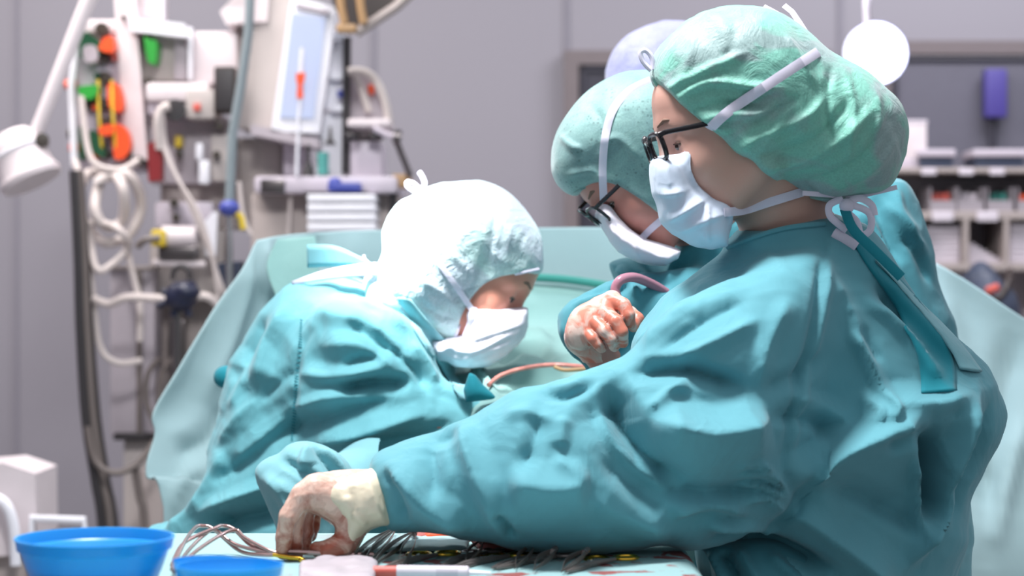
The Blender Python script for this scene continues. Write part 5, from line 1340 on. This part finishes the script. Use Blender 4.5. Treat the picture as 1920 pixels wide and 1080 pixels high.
G = Grid(axis(0.06, 0.19, 0.0019), axis(2.54, 2.68, 0.002), axis(1.15, 1.26, 0.0019))
f = G.chain(HC[0], 0.01)
for ch in HC[1:4]: f = smin(f, G.chain(ch, 0.01), 0.010)
for ch in HC[4:]: f = smin(f, G.chain([(p[0], p[1], p[2], p[3]*0.90) for p in ch], 0.0015), 0.0010)
keep_largest(solid('surgical_glove', f, G, M['glove_c'], C_, crump=((0.0002, 90, 2, 0.7),)))
G = Grid(axis(0.04, 0.66, 0.0046), axis(2.54, 3.08, 0.0062), axis(0.22, 1.42, 0.0055))
for q in 'XYZ': setattr(G, q, getattr(G, q).astype(np.float32))
TC = [(1134, 498), (1150, 482), (1200, 470), (1290, 455), (1400, 410), (1520, 360), (1600, 335), (1660, 330), (1700, 345), (1722, 410), (1745, 470), (1760, 540), (1790, 640), (1800, 900), (1790, 1600), (1260, 1600), (1250, 900), (1200, 760), (1170, 620), (1150, 540)]
f = blob(G, TC, 2.88, 0.135, 0.18, 2.1, sm=0.02)
SL = [(1140, 520), (1110, 540), (1062, 572), (1042, 596), (1044, 632), (1066, 668), (1100, 684), (1150, 680), (1200, 690), (1260, 790), (1340, 800), (1400, 700), (1420, 560), (1330, 500), (1240, 500), (1180, 505)]
f = smin(f, blob(G, SL, 2.70, 0.07, 0.09, 2.0, cfun=lambda X, Z: 2.67+0.09*np.clip((X-0.08)/0.22, 0, 1), sm=0.012), 0.02)
for ch_ in (armC[:3], armC2, torsoC):
    for a_, b_ in zip(ch_[:-1], ch_[1:]): f = smin(f, G.cap(a_[:3], b_[:3], a_[3]+0.018, b_[3]+0.018), 0.02)
f = cover(G, f, TC, 2.85, G.cap(W(1350, 440, 2.82), torsoC[0][:3], 0.062, 0.09), 0.01, 0.005, 0.03)
f = smax(f, -(G.cap(W(1118, 598, 2.52), W(1112, 616, 2.63), 0.030, 0.024)), 0.008)
FC = [([(1070, 575), (1120, 560), (1170, 520)], 9, 12, 12), ([(1100, 545), (1150, 545), (1200, 520)], -9, 12, 12), ([(1140, 500), (1175, 520), (1195, 560)], 9, 14, 10), ([(1200, 480), (1230, 520), (1260, 540)], -8, 14, 14), ([(1160, 490), (1150, 520), (1160, 550)], -5, 8, 10),
      ([(1052, 600), (1060, 650), (1100, 678)], 5, 8, 10), ([(1290, 465), (1260, 500), (1250, 530)], 8, 14, 14),
      ([(1620, 345), (1660, 420), (1690, 500)], -12, 22, 22), ([(1600, 380), (1640, 440), (1680, 520)], 12, 14, 22), ([(1690, 440), (1720, 470), (1745, 530)], -8, 10, 14), ([(1660, 380), (1700, 430), (1735, 480)], 9, 14, 10), ([(1680, 350), (1690, 400), (1720, 440)], 6, 12, 12)]
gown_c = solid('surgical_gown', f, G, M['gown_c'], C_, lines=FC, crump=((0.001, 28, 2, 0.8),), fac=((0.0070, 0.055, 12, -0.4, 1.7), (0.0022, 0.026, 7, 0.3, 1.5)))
G = Grid(axis(0.045, 0.265, 0.0030), axis(2.62, 2.89, 0.004), axis(1.33, 1.57, 0.0030))
co = [(1216, 133), (1160, 142), (1105, 172), (1062, 215), (1038, 262), (1033, 312), (1046, 346), (1073, 365), (1100, 350), (1130, 346), (1162, 356), (1200, 380), (1236, 407), (1262, 425), (1300, 400), (1318, 300), (1300, 190), (1262, 145)]
f = cover(G, blob(G, co, 2.76, 0.106, 0.09, 2.3, sm=0.014), co, 2.75, head_field(G, hC, RC, sC)[0])
cap_c = solid('surgical_cap', f, G, M['cap_c'], C_, lines=[([(1045, 250), (1070, 272), (1092, 280)], 4, 8, 12), ([(1120, 270), (1160, 260), (1200, 300)], 2, 12, 12), ([(1060, 330), (1110, 320), (1130, 345)], 3, 10, 10), ([(1100, 190), (1130, 230), (1120, 290)], -2, 14, 14)], crump=((0.0008, 20, 3, 6.1),), soft=1.5)
snc = Snap([cap_c, gown_c])
MB().tube(snc.path([(1074, 364), (1100, 350), (1130, 346), (1162, 356), (1200, 380), (1236, 407)], 0.001, 8, 2.7), 0.002, 8).build('elastic_rim', M['cap_c'], cap_c)
mo = [(1119, 402), (1130, 386), (1142, 392), (1156, 412), (1176, 432), (1206, 450), (1240, 458), (1277, 470), (1272, 488), (1246, 501), (1200, 492), (1162, 470), (1146, 452), (1134, 430)]
mask_c = mask('face_mask', M['mask_w'], C_, hC, RC, sC, mo, 2.74, 0.066, [([(1140, 420), (1170, 450), (1220, 480)], 3, 8, 10), ([(1128, 410), (1150, 420), (1170, 450)], -3, 8, 8), ([(1160, 425), (1190, 460), (1200, 490)], 4, 6, 12), ([(1190, 450), (1230, 480), (1270, 484)], 3, 8, 8)],
              (axis(0.10, 0.25, 0.0024), axis(2.63, 2.83, 0.0026), axis(1.27, 1.37, 0.0024)), 0.045, 3.0)
snm = Snap([o for o in C_.children if o.name.startswith('body')]+[cap_c, mask_c])
strap('mask_tie', snm.path([(1220, 150), (1180, 170), (1150, 205), (1136, 250), (1130, 310), (1132, 378)], 0.004, 8, 2.66), 0.0056, M['white_strap'], C_)
strap('mask_tie', snm.path([(1204, 446), (1222, 428), (1246, 408)], 0.003, 8, 2.68), 0.005, M['white_strap'], C_)
tb = thing('suction_tube', W(1180, 522, 2.66), 'pinkish suction tube arching over the raised gloved fist', 'tube')
MB().tube(WC([(1156, 556, 2.63), (1154, 540, 2.63), (1164, 525, 2.63), (1186, 520, 2.64), (1212, 528, 2.66), (1245, 546, 2.68), (1290, 580, 2.70)], 8), 0.0065, 12).build('tube_body', m_plain('pink_tube', srgb(176, 124, 140), 0.25), tb)

# =========================================================== fourth person behind (D)
D_ = thing('person', (W(1290, 0, 3.34).x, 3.34, 0), 'person mostly hidden behind the others, only the pale lilac cap showing', 'person')
hD, RD = W(1262, 178, 3.34), orient(-1, 10, 5)
body('body', M['skin_c'], D_, hD, RD, 0.86, W(1330, 330, 3.36), [[wp(1370, 420, 3.36, 0.10), wp(1420, 760, 3.37, 0.12), (W(1420, 0, 3.37).x, 3.37, 0.85, 0.11)]], [], legs_for(W(1420, 0, 3.37).x, 3.37), (0.052, 0.058))
G = Grid(axis(0.12, 0.36, 0.004), axis(3.20, 3.46, 0.005), axis(1.50, 1.72, 0.004))
do = [(1134, 150), (1142, 108), (1165, 74), (1205, 48), (1250, 39), (1300, 45), (1340, 80), (1352, 140), (1340, 200), (1300, 240), (1240, 230), (1170, 215), (1130, 190)]
f = cover(G, blob(G, do, 3.34, 0.105, 0.10, 2.0, sm=0.01), do, 3.34, head_field(G, hD, RD, 0.86)[0])
solid('surgical_cap', f, G, M['cap_d'], D_, crump=((0.0015, 24, 3, 2.2),))
G = Grid(axis(0.22, 0.56, 0.008), axis(3.18, 3.56, 0.009), axis(0.3, 1.47, 0.009))
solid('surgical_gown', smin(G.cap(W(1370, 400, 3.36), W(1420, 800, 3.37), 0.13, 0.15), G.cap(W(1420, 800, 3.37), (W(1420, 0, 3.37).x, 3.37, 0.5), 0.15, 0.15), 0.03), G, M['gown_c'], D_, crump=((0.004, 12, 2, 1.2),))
# ------------------------------------------------------------------ drapes and patient
R0 = [(482, 450, 3.50), (560, 438, 3.55), (720, 431, 3.60), (1000, 427, 3.60), (1300, 425, 3.60), (1560, 428, 3.60), (1740, 486, 3.56), (1920, 598, 3.50), (2080, 700, 3.46)]
R1 = [(424, 545, 3.46), (520, 520, 3.53), (720, 500, 3.60), (1000, 500, 3.60), (1300, 500, 3.60), (1560, 510, 3.60), (1745, 560, 3.56), (1925, 660, 3.50), (2080, 760, 3.46)]
R2 = [(345, 680, 3.42), (450, 660, 3.50), (700, 640, 3.60), (1000, 620, 3.60), (1300, 620, 3.60), (1560, 640, 3.60), (1750, 700, 3.54), (1930, 780, 3.48), (2080, 860, 3.44)]
R3 = [(290, 772, 3.40), (400, 760, 3.47), (700, 760, 3.60), (1000, 760, 3.62), (1300, 760, 3.62), (1560, 780, 3.60), (1770, 820, 3.50), (1940, 880, 3.46), (2080, 950, 3.42)]
R4 = [(291, 815, 3.40), (400, 830, 3.45), (700, 860, 3.60), (1000, 880, 3.62), (1300, 880, 3.62), (1560, 890, 3.60), (1780, 920, 3.48), (1950, 960, 3.44), (2080, 1010, 3.40)]
R5 = [(274, 890, 3.38), (400, 905, 3.44), (700, 980, 3.60), (1000, 1000, 3.62), (1300, 1000, 3.62), (1560, 1010, 3.60), (1790, 1030, 3.46), (1950, 1060, 3.42), (2080, 1100, 3.40)]
R6 = [(308, 990, 3.38), (420, 1010, 3.44), (700, 1100, 3.60), (1000, 1150, 3.62), (1300, 1150, 3.62), (1560, 1150, 3.60), (1790, 1180, 3.46), (1950, 1200, 3.42), (2080, 1240, 3.40)]
R7 = [(330, 1780, 3.40), (430, 1780, 3.46), (700, 1780, 3.6), (1000, 1780, 3.62), (1300, 1780, 3.62), (1560, 1780, 3.6), (1790, 1780, 3.46), (1950, 1780, 3.42), (2080, 1780, 3.40)]
def dd(P):
    lines = [([(470, 460), (440, 600), (380, 760)], 14, 40, 40), ([(600, 440), (560, 520), (520, 560)], -10, 22, 22), ([(500, 450), (495, 520), (520, 560)], 8, 12, 20), ([(330, 860), (400, 820), (440, 760)], -14, 40, 40), ([(300, 960), (340, 900), (380, 860)], 6, 10, 20), ([(670, 436), (660, 480), (664, 520)], 3, 8, 8),
             ([(1760, 500), (1800, 700), (1790, 900)], 10, 30, 40), ([(1900, 620), (1870, 800), (1830, 950)], -12, 50, 40), ([(1920, 780), (1890, 900), (1850, 1060)], 12, 26, 30), ([(1840, 860), (1860, 960), (1850, 1070)], -9, 24, 24)]
    return folds(lines, P, 4)+0.003*crumple(P, 4, 2, 0.5)
dr = tag(sheet('screen_drape', loft([R0, R1, R2, R3, R4, R5, R6, R7], 14, 10), M['drape'], None, 0.004, dd), 'large pale teal drape hung as a screen behind the surgeons, sloping down at both ends', 'surgical drape')
band_ = MB(); P = WC([(985, 519, 3.53), (1060, 524, 3.53), (1140, 536, 3.53), (1260, 560, 3.53)], 8)
t = tag(MB().tube(P, 0.0075, 10, flat=((0, 1, 0), 0.9)).build('drape_roll', M['drape_dark']), 'dark green rolled drape edge running between the two facing heads', 'drape roll')
# standing green crease strip at the drape's left corner
t = tag(sheet('green_strip', loft([[(520, 448, 3.49), (545, 446, 3.50), (590, 442, 3.50)], [(500, 500, 3.46), (540, 500, 3.47), (598, 480, 3.48)], [(520, 560, 3.44), (550, 560, 3.45), (598, 540, 3.46)]], 6, 6), M['drape_green'], None, 0.003), 'green cloth strip showing at the upper left corner of the pale drape', 'cloth strip')
# patient drape
Q0 = [(800, 536, 3.52), (1000, 530, 3.54), (1200, 548, 3.54), (1420, 560, 3.5)]
Q1 = [(790, 600, 3.46), (990, 600, 3.46), (1200, 610, 3.46), (1420, 620, 3.45)]
Q2 = [(780, 650, 3.30), (980, 642, 3.32), (1180, 640, 3.32), (1420, 650, 3.3)]
Q3 = [(770, 690, 3.12), (960, 676, 3.14), (1160, 676, 3.16), (1420, 690, 3.15)]
Q4 = [(830, 742, 3.05), (940, 722, 3.00), (1140, 716, 3.02), (1420, 730, 3.0)]
Q5 = [(860, 800, 3.0), (930, 790, 2.80), (1120, 790, 2.80), (1420, 800, 2.82)]
Q6 = [(860, 960, 3.02), (930, 960, 2.78), (1120, 960, 2.78), (1420, 960, 2.80)]
Q7 = [(860, 1500, 3.02), (930, 1500, 2.78), (1120, 1500, 2.78), (1420, 1500, 2.80)]
def pdp(P):
    lines = [([(920, 648), (980, 640), (1040, 645)], 14, 14, 20), ([(930, 672), (1000, 664), (1080, 690)], -16, 12, 16), ([(950, 690), (1010, 676), (1100, 680)], 10, 8, 14), ([(940, 735), (1000, 716), (1080, 706)], -12, 12, 14), ([(930, 710), (990, 700), (1060, 694)], 8, 10, 10), ([(1020, 650), (1050, 680), (1080, 690)], 8, 10, 10), ([(890, 690), (910, 720), (930, 745)], 14, 10, 10), ([(880, 720), (900, 740)], -12, 10, 10)]
    return folds(lines, P, 2.5)+0.0035*crumple(P, 12, 3, 0.9)
tag(sheet('patient_drape', loft([Q0, Q1, Q2, Q3, Q4, Q5, Q6, Q7], 16, 12), M['drape_green'], None, 0.004, pdp), 'pale green folded drape over the patient between the bending surgeons', 'surgical drape')
M['bloody'] = m_plain('bloodied_tube', srgb(196, 128, 118), 0.25, vary=0.4, nscale=60)
def tcab(name, lb, pts, r, m, cat, grp=None): return tag(MB().tube(WC(pts, 8), r, 10).build(name, M[m]), lb, cat, grp)
tcab('blood_tube', 'pinkish tube curving over the patient drape below the raised fist, the upper one', [(916, 722, 2.93), (940, 704, 2.97), (985, 690, 3.0), (1040, 684, 3.02), (1100, 688, 3.0), (1140, 690, 2.98)], 0.0035, 'bloody', 'tube', 'pinkish tubes on the patient drape')
tcab('blood_tube', 'short pinkish tube below the fist, lying under the longer one', [(1040, 688, 2.98), (1060, 694, 2.97), (1100, 692, 2.96), (1140, 696, 2.95)], 0.003, 'tan', 'tube', 'pinkish tubes on the patient drape')
M['blood'] = m_plain('blood_stain', srgb(110, 44, 48), 0.4)

# operating table beneath, only its side seen in gaps
ot = thing('operating_table', (0.11, 3.2, 0), 'draped operating table under the patient drape', 'table')
MB().box((0.11, 3.2, 0.80), (0.17, 0.55, 0.10), bev=0.02).build('table_top', M['steel_d'], ot)
MB().box((0.11, 3.2, 0.40), (0.13, 0.25, 0.76), bev=0.02).build('pedestal', M['steel_d'], ot)
MB().box((0.11, 3.2, 0.02), (0.17, 0.40, 0.04), bev=0.01).build('foot', M['steel_d'], ot)

# ------------------------------------------------------------------ instrument table
TZ = 0.950
s = NT('instrument_table_cloth')
n = s.noise(5, 3, 0.5, 0.4); col = s.mix(n, srgb(138, 174, 176), srgb(150, 184, 184))
st_ = s.ramp(s.noise(15, 4, 0.6, 1.0), [(0.56, (0, 0, 0)), (0.60, (1, 1, 1))])
sx = s.n('ShaderNodeSeparateXYZ'); s.l(s.coord(), sx.inputs[0])
mr = s.n('ShaderNodeMapRange'); mr.inputs['From Min'].default_value = -0.14; mr.inputs['From Max'].default_value = 0.0; s.l(sx.outputs[0], mr.inputs[0])
mm = s.n('ShaderNodeMath', operation='MULTIPLY'); s.l(st_, mm.inputs[0]); s.l(mr.outputs[0], mm.inputs[1])
col = s.mix(mm.outputs[0], col, srgb(138, 72, 70))
M['table_cloth'] = s.fin(col, 0.8, s.bump(s.noise(30, 4, 0.6, 1.0), 0.4, 0.004))
it = thing('instrument_table', (-0.13, 2.02, 0), 'instrument table under a pale teal sterile cloth in the foreground', 'table')
G = Grid(axis(-0.52, 0.80, 0.012), axis(1.50, 2.52, 0.012), axis(0.38, 0.97, 0.010))
x0, x1, y0, y1 = -0.465, 0.205, 1.56, 2.455
dx = np.maximum(x0-G.X, G.X-x1)+0*G.Y+0*G.Z; dy = np.maximum(y0-G.Y, G.Y-y1)+0*G.X+0*G.Z; dz = np.maximum(0.42-G.Z, G.Z-TZ)+0*G.X+0*G.Y
solid('sterile_cloth', smax(smax(dx, dy, 0.012), dz, 0.006), G, M['table_cloth'], it, rel=1, crump=((0.0, 5, 1, 0),))
for x in (x0+0.08, x1-0.08):
    for y in (y0+0.08, y1-0.08): MB().cyl((x, y, 0), (x, y, 0.46), 0.014).build('leg', M['steel'], it)

def TP(px, py, z=TZ+0.002):
    """the table point seen at this pixel"""
    d = (CZ-z)/((py-540)/F); return W(px, py, d)

def bowl(name, lb, px, py, D, rad, h, group=None):
    c = W(px, py, D); c.z = TZ+0.001
    t = thing(name, c, lb, 'bowl', group)
    r = rad
    MB().lathe((0, 0, 0), [(0, 0.0), (r*0.62, 0.0), (r*0.70, 0.006), (r*0.84, h*0.5), (r*0.925, h*0.80), (r*0.965, h*0.82), (r*0.985, h*0.965), (r*1.0, h*0.98), (r*0.995, h), (r*0.965, h*1.0), (r*0.955, h*0.97), (r*0.93, h*0.83), (r*0.89, h*0.79), (r*0.80, h*0.5), (r*0.66, 0.012), (0, 0.006)], 64).build('bowl_body', M['blue_bowl'], t, local=True)
    MB().lathe((0, 0, 0), [(0, 0.55*h), (r*0.80, 0.55*h), (r*0.815, 0.56*h)], 64).build('water', M['water'], t, local=True) if rad > 0.06 else None
    return t
s = NT('blue_bowl_plastic'); s.fin(s.mix(s.noise(20), srgb(22, 140, 222), srgb(34, 150, 228)), 0.32, s.bump(s.noise(60), 0.06, 0.001), Subsurface_Weight=0.15, Subsurface_Radius=(0.01, 0.03, 0.06), Subsurface_Scale=0.5); M['blue_bowl'] = s.m
s = NT('clear_water'); s.fin((0.72, 0.86, 0.95, 1), 0.03, Transmission_Weight=0.85, IOR=1.33); M['water'] = s.m
bowl('blue_bowl', 'large blue plastic bowl of water at the lower left corner', 178, 1010, 1.90, 0.0755, 0.062)
bowl('blue_cup', 'small blue dish in the foreground right of the large bowl, the nearer of two', 430, 1066, 1.78, 0.0485, 0.052, 'small blue dishes')
bowl('blue_cup', 'small blue dish half hidden behind the nearer one, right of the large bowl', 385, 1050, 1.90, 0.031, 0.040, 'small blue dishes')

# retractors with long bowed wires
def wire(t, pts, r=0.0022, m='wire', name='wire'):
    return MB().tube(WC(pts, 8), r, 10).build(name, M[m], t)
M['wire'] = m_plain('bloodied_steel', srgb(178, 146, 142), 0.22, metal=0.75, vary=0.25, nscale=50)
for k, (o_, lb) in enumerate(((0, 'long bowed wire retractor between the blue bowls and the gloved hand, the left one'), (38, 'long bowed wire retractor whose bend stands right beside the other one'))):
    t = thing('wire_retractor', TP(430+o_, 1030), lb, 'retractor', 'bowed wire retractors')
    e = 12 if k == 0 else 0
    wire(t, [(322, 1068-o_*0.2, 2.02+0.04*k), (345, 1018, 2.12+.03*k), (366+o_, 990, 2.22), (380+o_, 986, 2.24), (400+o_, 992, 2.24), (448+o_*0.5, 1020+e, 2.22), (490+o_*0.3, 1034+e*0.5, 2.2), (530, 1040, 2.195)])
    wire(t, [(326, 1072, 2.00+.04*k), (352+o_*0.4, 1034, 2.12), (382+o_*0.8, 1004, 2.2), (404+o_, 994, 2.23), (440+o_*0.5, 1008+e, 2.22), (500, 1030+e*0.5, 2.2), (535, 1041, 2.195)])
t = thing('held_clamp', TP(555, 1046), 'gold ended clamp pinched between the gloved fingertips and thumb', 'clamp')
MB().tube([W(512, 1040, 2.185), W(545, 1046, 2.18), W(568, 1048, 2.178)], [0.002, 0.0032, 0.0022], 10).build('gold_joint', M['brass'], t)
MB().tube([W(530, 1034, 2.19), W(580, 1036, 2.185), W(640, 1040, 2.19), W(700, 1040, 2.2)], 0.003, 8).build('shank', M['wire'], t)
MB().ell(W(566, 1050, 2.176), (0.004, 0.003, 0.003)).build('gold_tip', M['brass'], t)
for k, (x, y) in enumerate(((380, 1056), (465, 1052), (500, 1050))): pass
M['instr'] = m_plain('dark_instrument_steel', srgb(128, 118, 114), 0.36, metal=0.6, vary=0.2, nscale=40)
def forceps(x0_, y0_, x1_, y1_, w, lb, up=0.014, grp='dark dissecting forceps'):
    a, b = TP(x0_, y0_, TZ+up), TP(x1_, y1_, TZ+0.004)
    t = thing('dissecting_forceps', (b.x, b.y, TZ), lb, 'forceps', grp)
    dr_ = (b-a); L = dr_.length; dn = dr_.normalized(); sd_ = dn.cross(Vector((0, 0, 1))).normalized()
    for s_ in (-1, 1):
        P = []; Rr = []
        for i in range(15):
            u = i/14; off = 0.0065*math.sin(math.pi*min(u*1.05, 1))*s_
            P.append(a+dr_*u+sd_*off+Vector((0, 0, 0.002*math.sin(math.pi*u)))); Rr.append(w*0.62*(0.35+0.9*math.sin(math.pi*min(u*0.9+0.05, 1))**1.3))
        MB().tube(P, Rr, 10, flat=(tuple(sd_), 0.22)).build('arm', M['instr'], t)
    MB().tube([a-dn*0.004, a+dn*0.012], 0.0035, 8).build('joined_end', M['wire'], t)
for args in ((742, 990, 648, 1062, 0.0045, 'dark forceps just right of the gloved hand, leftmost of the four pairs'), (744, 988, 676, 1068, 0.0035, 'slim dark forceps crossing the tip of the leftmost pair'), (776, 996, 690, 1070, 0.0042, 'dark forceps left of the first gold ringed scissors, third pair from the hand'), (778, 998, 748, 1068, 0.0035, 'dark forceps standing nearly upright left of the first gold ringed scissors')):
    forceps(*args)
def scissors(x, y, ang, lb, gold='brass', L=0.13, name='ringed_scissors', cat='scissors', rr=0.0125, grp='gold ringed scissors', sep=0.0175):
    c = TP(x, y, TZ+0.0025)
    t = thing(name, (c.x, c.y, TZ+0.003), lb, cat, grp, math.radians(ang))
    for s_ in (-1, 1):
        P = [(s_*sep+rr*math.cos(a)*1.05, rr*1.25*math.sin(a), 0.0015*s_) for a in np.linspace(0, 2*math.pi, 20, endpoint=False)]
        MB().tube(P, 0.0019, 8, closed=True).build('finger_ring', M[gold], t, local=True)
        MB().tube([(s_*(sep-rr*0.4), -rr*0.9, 0.001*s_), (s_*0.008, -0.028, 0.001*s_), (s_*0.0015, -0.055, 0.001*s_), (-s_*0.002, -L*0.72, 0.001*s_), (-s_*0.0005, -L, 0)], [0.0022, 0.0028, 0.0042, 0.0036, 0.0012], 8).build('blade_arm', M['instr'], t, local=True)
    MB().cyl((0, -0.058, -0.003), (0, -0.058, 0.005), 0.003).build('screw', M['steel'], t, local=True)
    return t
scissors(812, 1039, -22, 'gold ringed scissors on the pale cloth, leftmost of the three gold pairs')
scissors(950, 1041, -28, 'gold ringed scissors lying on the bloodstained cloth, middle of the three gold pairs')
scissors(1146, 1047, -26, 'gold ringed scissors near the teal gown, rightmost of the three gold pairs', L=0.12)
for (x, y, a, lb) in ((905, 1034, -20, 'small dark clamp lying left of the middle gold ringed scissors'), (1010, 1040, -25, 'dark ringed clamp immediately right of the middle gold ringed scissors'), (1040, 1042, -32, 'dark ringed clamp in the middle of the dark row, left of the rightmost gold scissors'),):
    scissors(x, y, a, lb, 'instr', 0.12, 'artery_clamp', 'clamp', 0.010, 'dark ringed clamps', 0.013)
for (a_, lb) in (((1000, 1022, 965, 1066, 0.004), 'dark forceps right of the red cloth, leaning left, the nearer to the red cloth'), ((1040, 1030, 1000, 1070, 0.0042), 'dark forceps in the dark row right of the red cloth'), ((1100, 1032, 1052, 1072, 0.0045), 'dark forceps in the dark row left of the rightmost gold scissors'), ((905, 1012, 872, 1060, 0.003), 'thin forceps standing between the left and middle gold ringed scissors')):
    forceps(*a_, lb, grp='dark forceps in the right row')

# swabs and packets on the table
s = NT('bloody_swab_cloth'); s.fin(s.mix(s.noise(40, 4, 0.6, 1), srgb(150, 62, 58), srgb(196, 112, 100)), 0.5, s.bump(s.noise(60, 4), 0.6, 0.003)); M['swab'] = s.m
def pad(name, lb, cat, poly, m, h, grp=None, parent=None, z=TZ+0.001):
    P = [TP(x, y, z) for x, y in poly]; xs_ = [p.x for p in P]; ys_ = [p.y for p in P]
    G = Grid(axis(min(xs_)-0.02, max(xs_)+0.02, 0.004), axis(min(ys_)-0.02, max(ys_)+0.02, 0.004), axis(z-0.004, z+h+0.02, 0.0026))
    sd2 = poly_sd([(p.x, p.y) for p in P], G.xs, G.ys)[:, :, None]
    nz = 0.25*h*vnoise(G.X*60+0*G.Y+0*G.Z, G.Y*60+0*G.X+0*G.Z, 0*G.Z+0*G.X+0*G.Y+3.3)
    f = smax(sd2+0*G.Z, np.maximum(G.Z-z-h-nz, z-G.Z)+0*G.X+0*G.Y, 0.004)
    o = solid(name, f, G, M[m], parent, rel=2); 
    return tag(o, lb, cat, grp) if parent is None else o
pad('bloody_swab', 'dark red blood soaked swab lying against the teal sleeve', 'swab', [(880, 1018), (955, 1004), (985, 1010), (970, 1034), (900, 1036)], 'swab', 0.012)
pad('orange_pouch', 'orange and pink pouch tucked under the sleeve edge behind the forceps', 'pouch', [(785, 1003), (850, 999), (892, 1006), (880, 1016), (800, 1015)], 'orange', 0.010)
pad('pink_swab', 'pale pink swab left of the orange pouch', 'swab', [(764, 1005), (790, 1001), (812, 1008), (790, 1016), (768, 1014)], 'swab', 0.008)
pad('folded_towel', 'folded pale towel the forceps lean on', 'towel', [(672, 1040), (700, 1012), (800, 1010), (882, 1014), (878, 1034), (760, 1036)], 'drape', 0.006)
pad('gauze', 'grey crumpled gauze at the bottom edge in front of the gloved hand', 'gauze', [(560, 1072), (600, 1062), (660, 1060), (710, 1066), (700, 1110), (560, 1110)], 'lilac_d', 0.012)
# syringe in the foreground
t = thing('syringe', TP(820, 1076, TZ+0.008), 'clear white and violet syringe with a red tip at the bottom edge', 'syringe')
zz = TZ+0.010
a, b, c, e = TP(700, 1072, zz), TP(745, 1072, zz), TP(880, 1074, zz), TP(920, 1075, zz)
MB().tube([a, b], 0.006, 14).build('red_plunger', M['red'], t)
MB().tube([b, b+(c-b)*0.98, c], [0.0068, 0.0068, 0.005], 16).build('barrel', M['paper'], t)
MB().tube([b+(c-b)*0.55, b+(c-b)*0.85], 0.0071, 16).build('violet_band', M['lilac'], t)
MB().tube([c, e], [0.003, 0.0015], 10).build('nozzle', M['white'], t)
#, (0.011, 0.012, 0.016)).build('gloved_fingertip', M['glove_c']), 'pinkish rounded tip at the bottom edge in front of the teal gown', 'plug')

# ------------------------------------------------------------------ the bright lamp behind the nurse
t = thing('surgical_headlight', W(1643, 102, 3.6), 'dazzling white round lamp just above and behind the green net cap', 'lamp')
s = NT('lamp_glow'); s.fin(srgb(160, 160, 190), 0.6); s.b.inputs['Emission Color'].default_value = (0.80, 0.82, 1, 1); gv = s.n('ShaderNodeVectorMath', operation='LENGTH'); s.l(s.coord(), gv.inputs[0]); mr = s.n('ShaderNodeMapRange', interpolation_type='SMOOTHERSTEP'); s.l(gv.outputs['Value'], mr.inputs[0]); mr.inputs['From Min'].default_value = 0.035; mr.inputs['From Max'].default_value = 0.075; mr.inputs['To Min'].default_value = 1; mr.inputs['To Max'].default_value = 0.0
pw = s.n('ShaderNodeMath', operation='POWER'); s.l(mr.outputs[0], pw.inputs[0]); pw.inputs[1].default_value = 4.5; mu = s.n('ShaderNodeMath', operation='MULTIPLY'); s.l(pw.outputs[0], mu.inputs[0]); mu.inputs[1].default_value = 16; s.l(mu.outputs[0], s.b.inputs['Emission Strength'])
c = W(1643, 100, 3.6)
MB().ell(c, (0.060, 0.014, 0.060)).build('bulb_lens', s.m, t)
MB().lathe(c, [(0.058, 0.004), (0.060, 0.012), (0.052, 0.045), (0.04, 0.07), (0, 0.072)], 32, (0, 1, 0)).build('reflector', M['white'], t)
MB().tube([c+Vector((0, 0.07, 0)), c+Vector((0.0, 0.10, 0.10)), c+Vector((0.05, 0.12, 1.2))], 0.009).build('arm', M['lilac'], t)
l = bpy.data.lights.new('lamp_light', 'POINT'); l.energy = 9; l.color = (0.85, 0.88, 1); l.shadow_soft_size = 0.04
o = bpy.data.objects.new('lamp_light', l); link(o); o.location = c+Vector((-0.005, -0.06, 0.0))
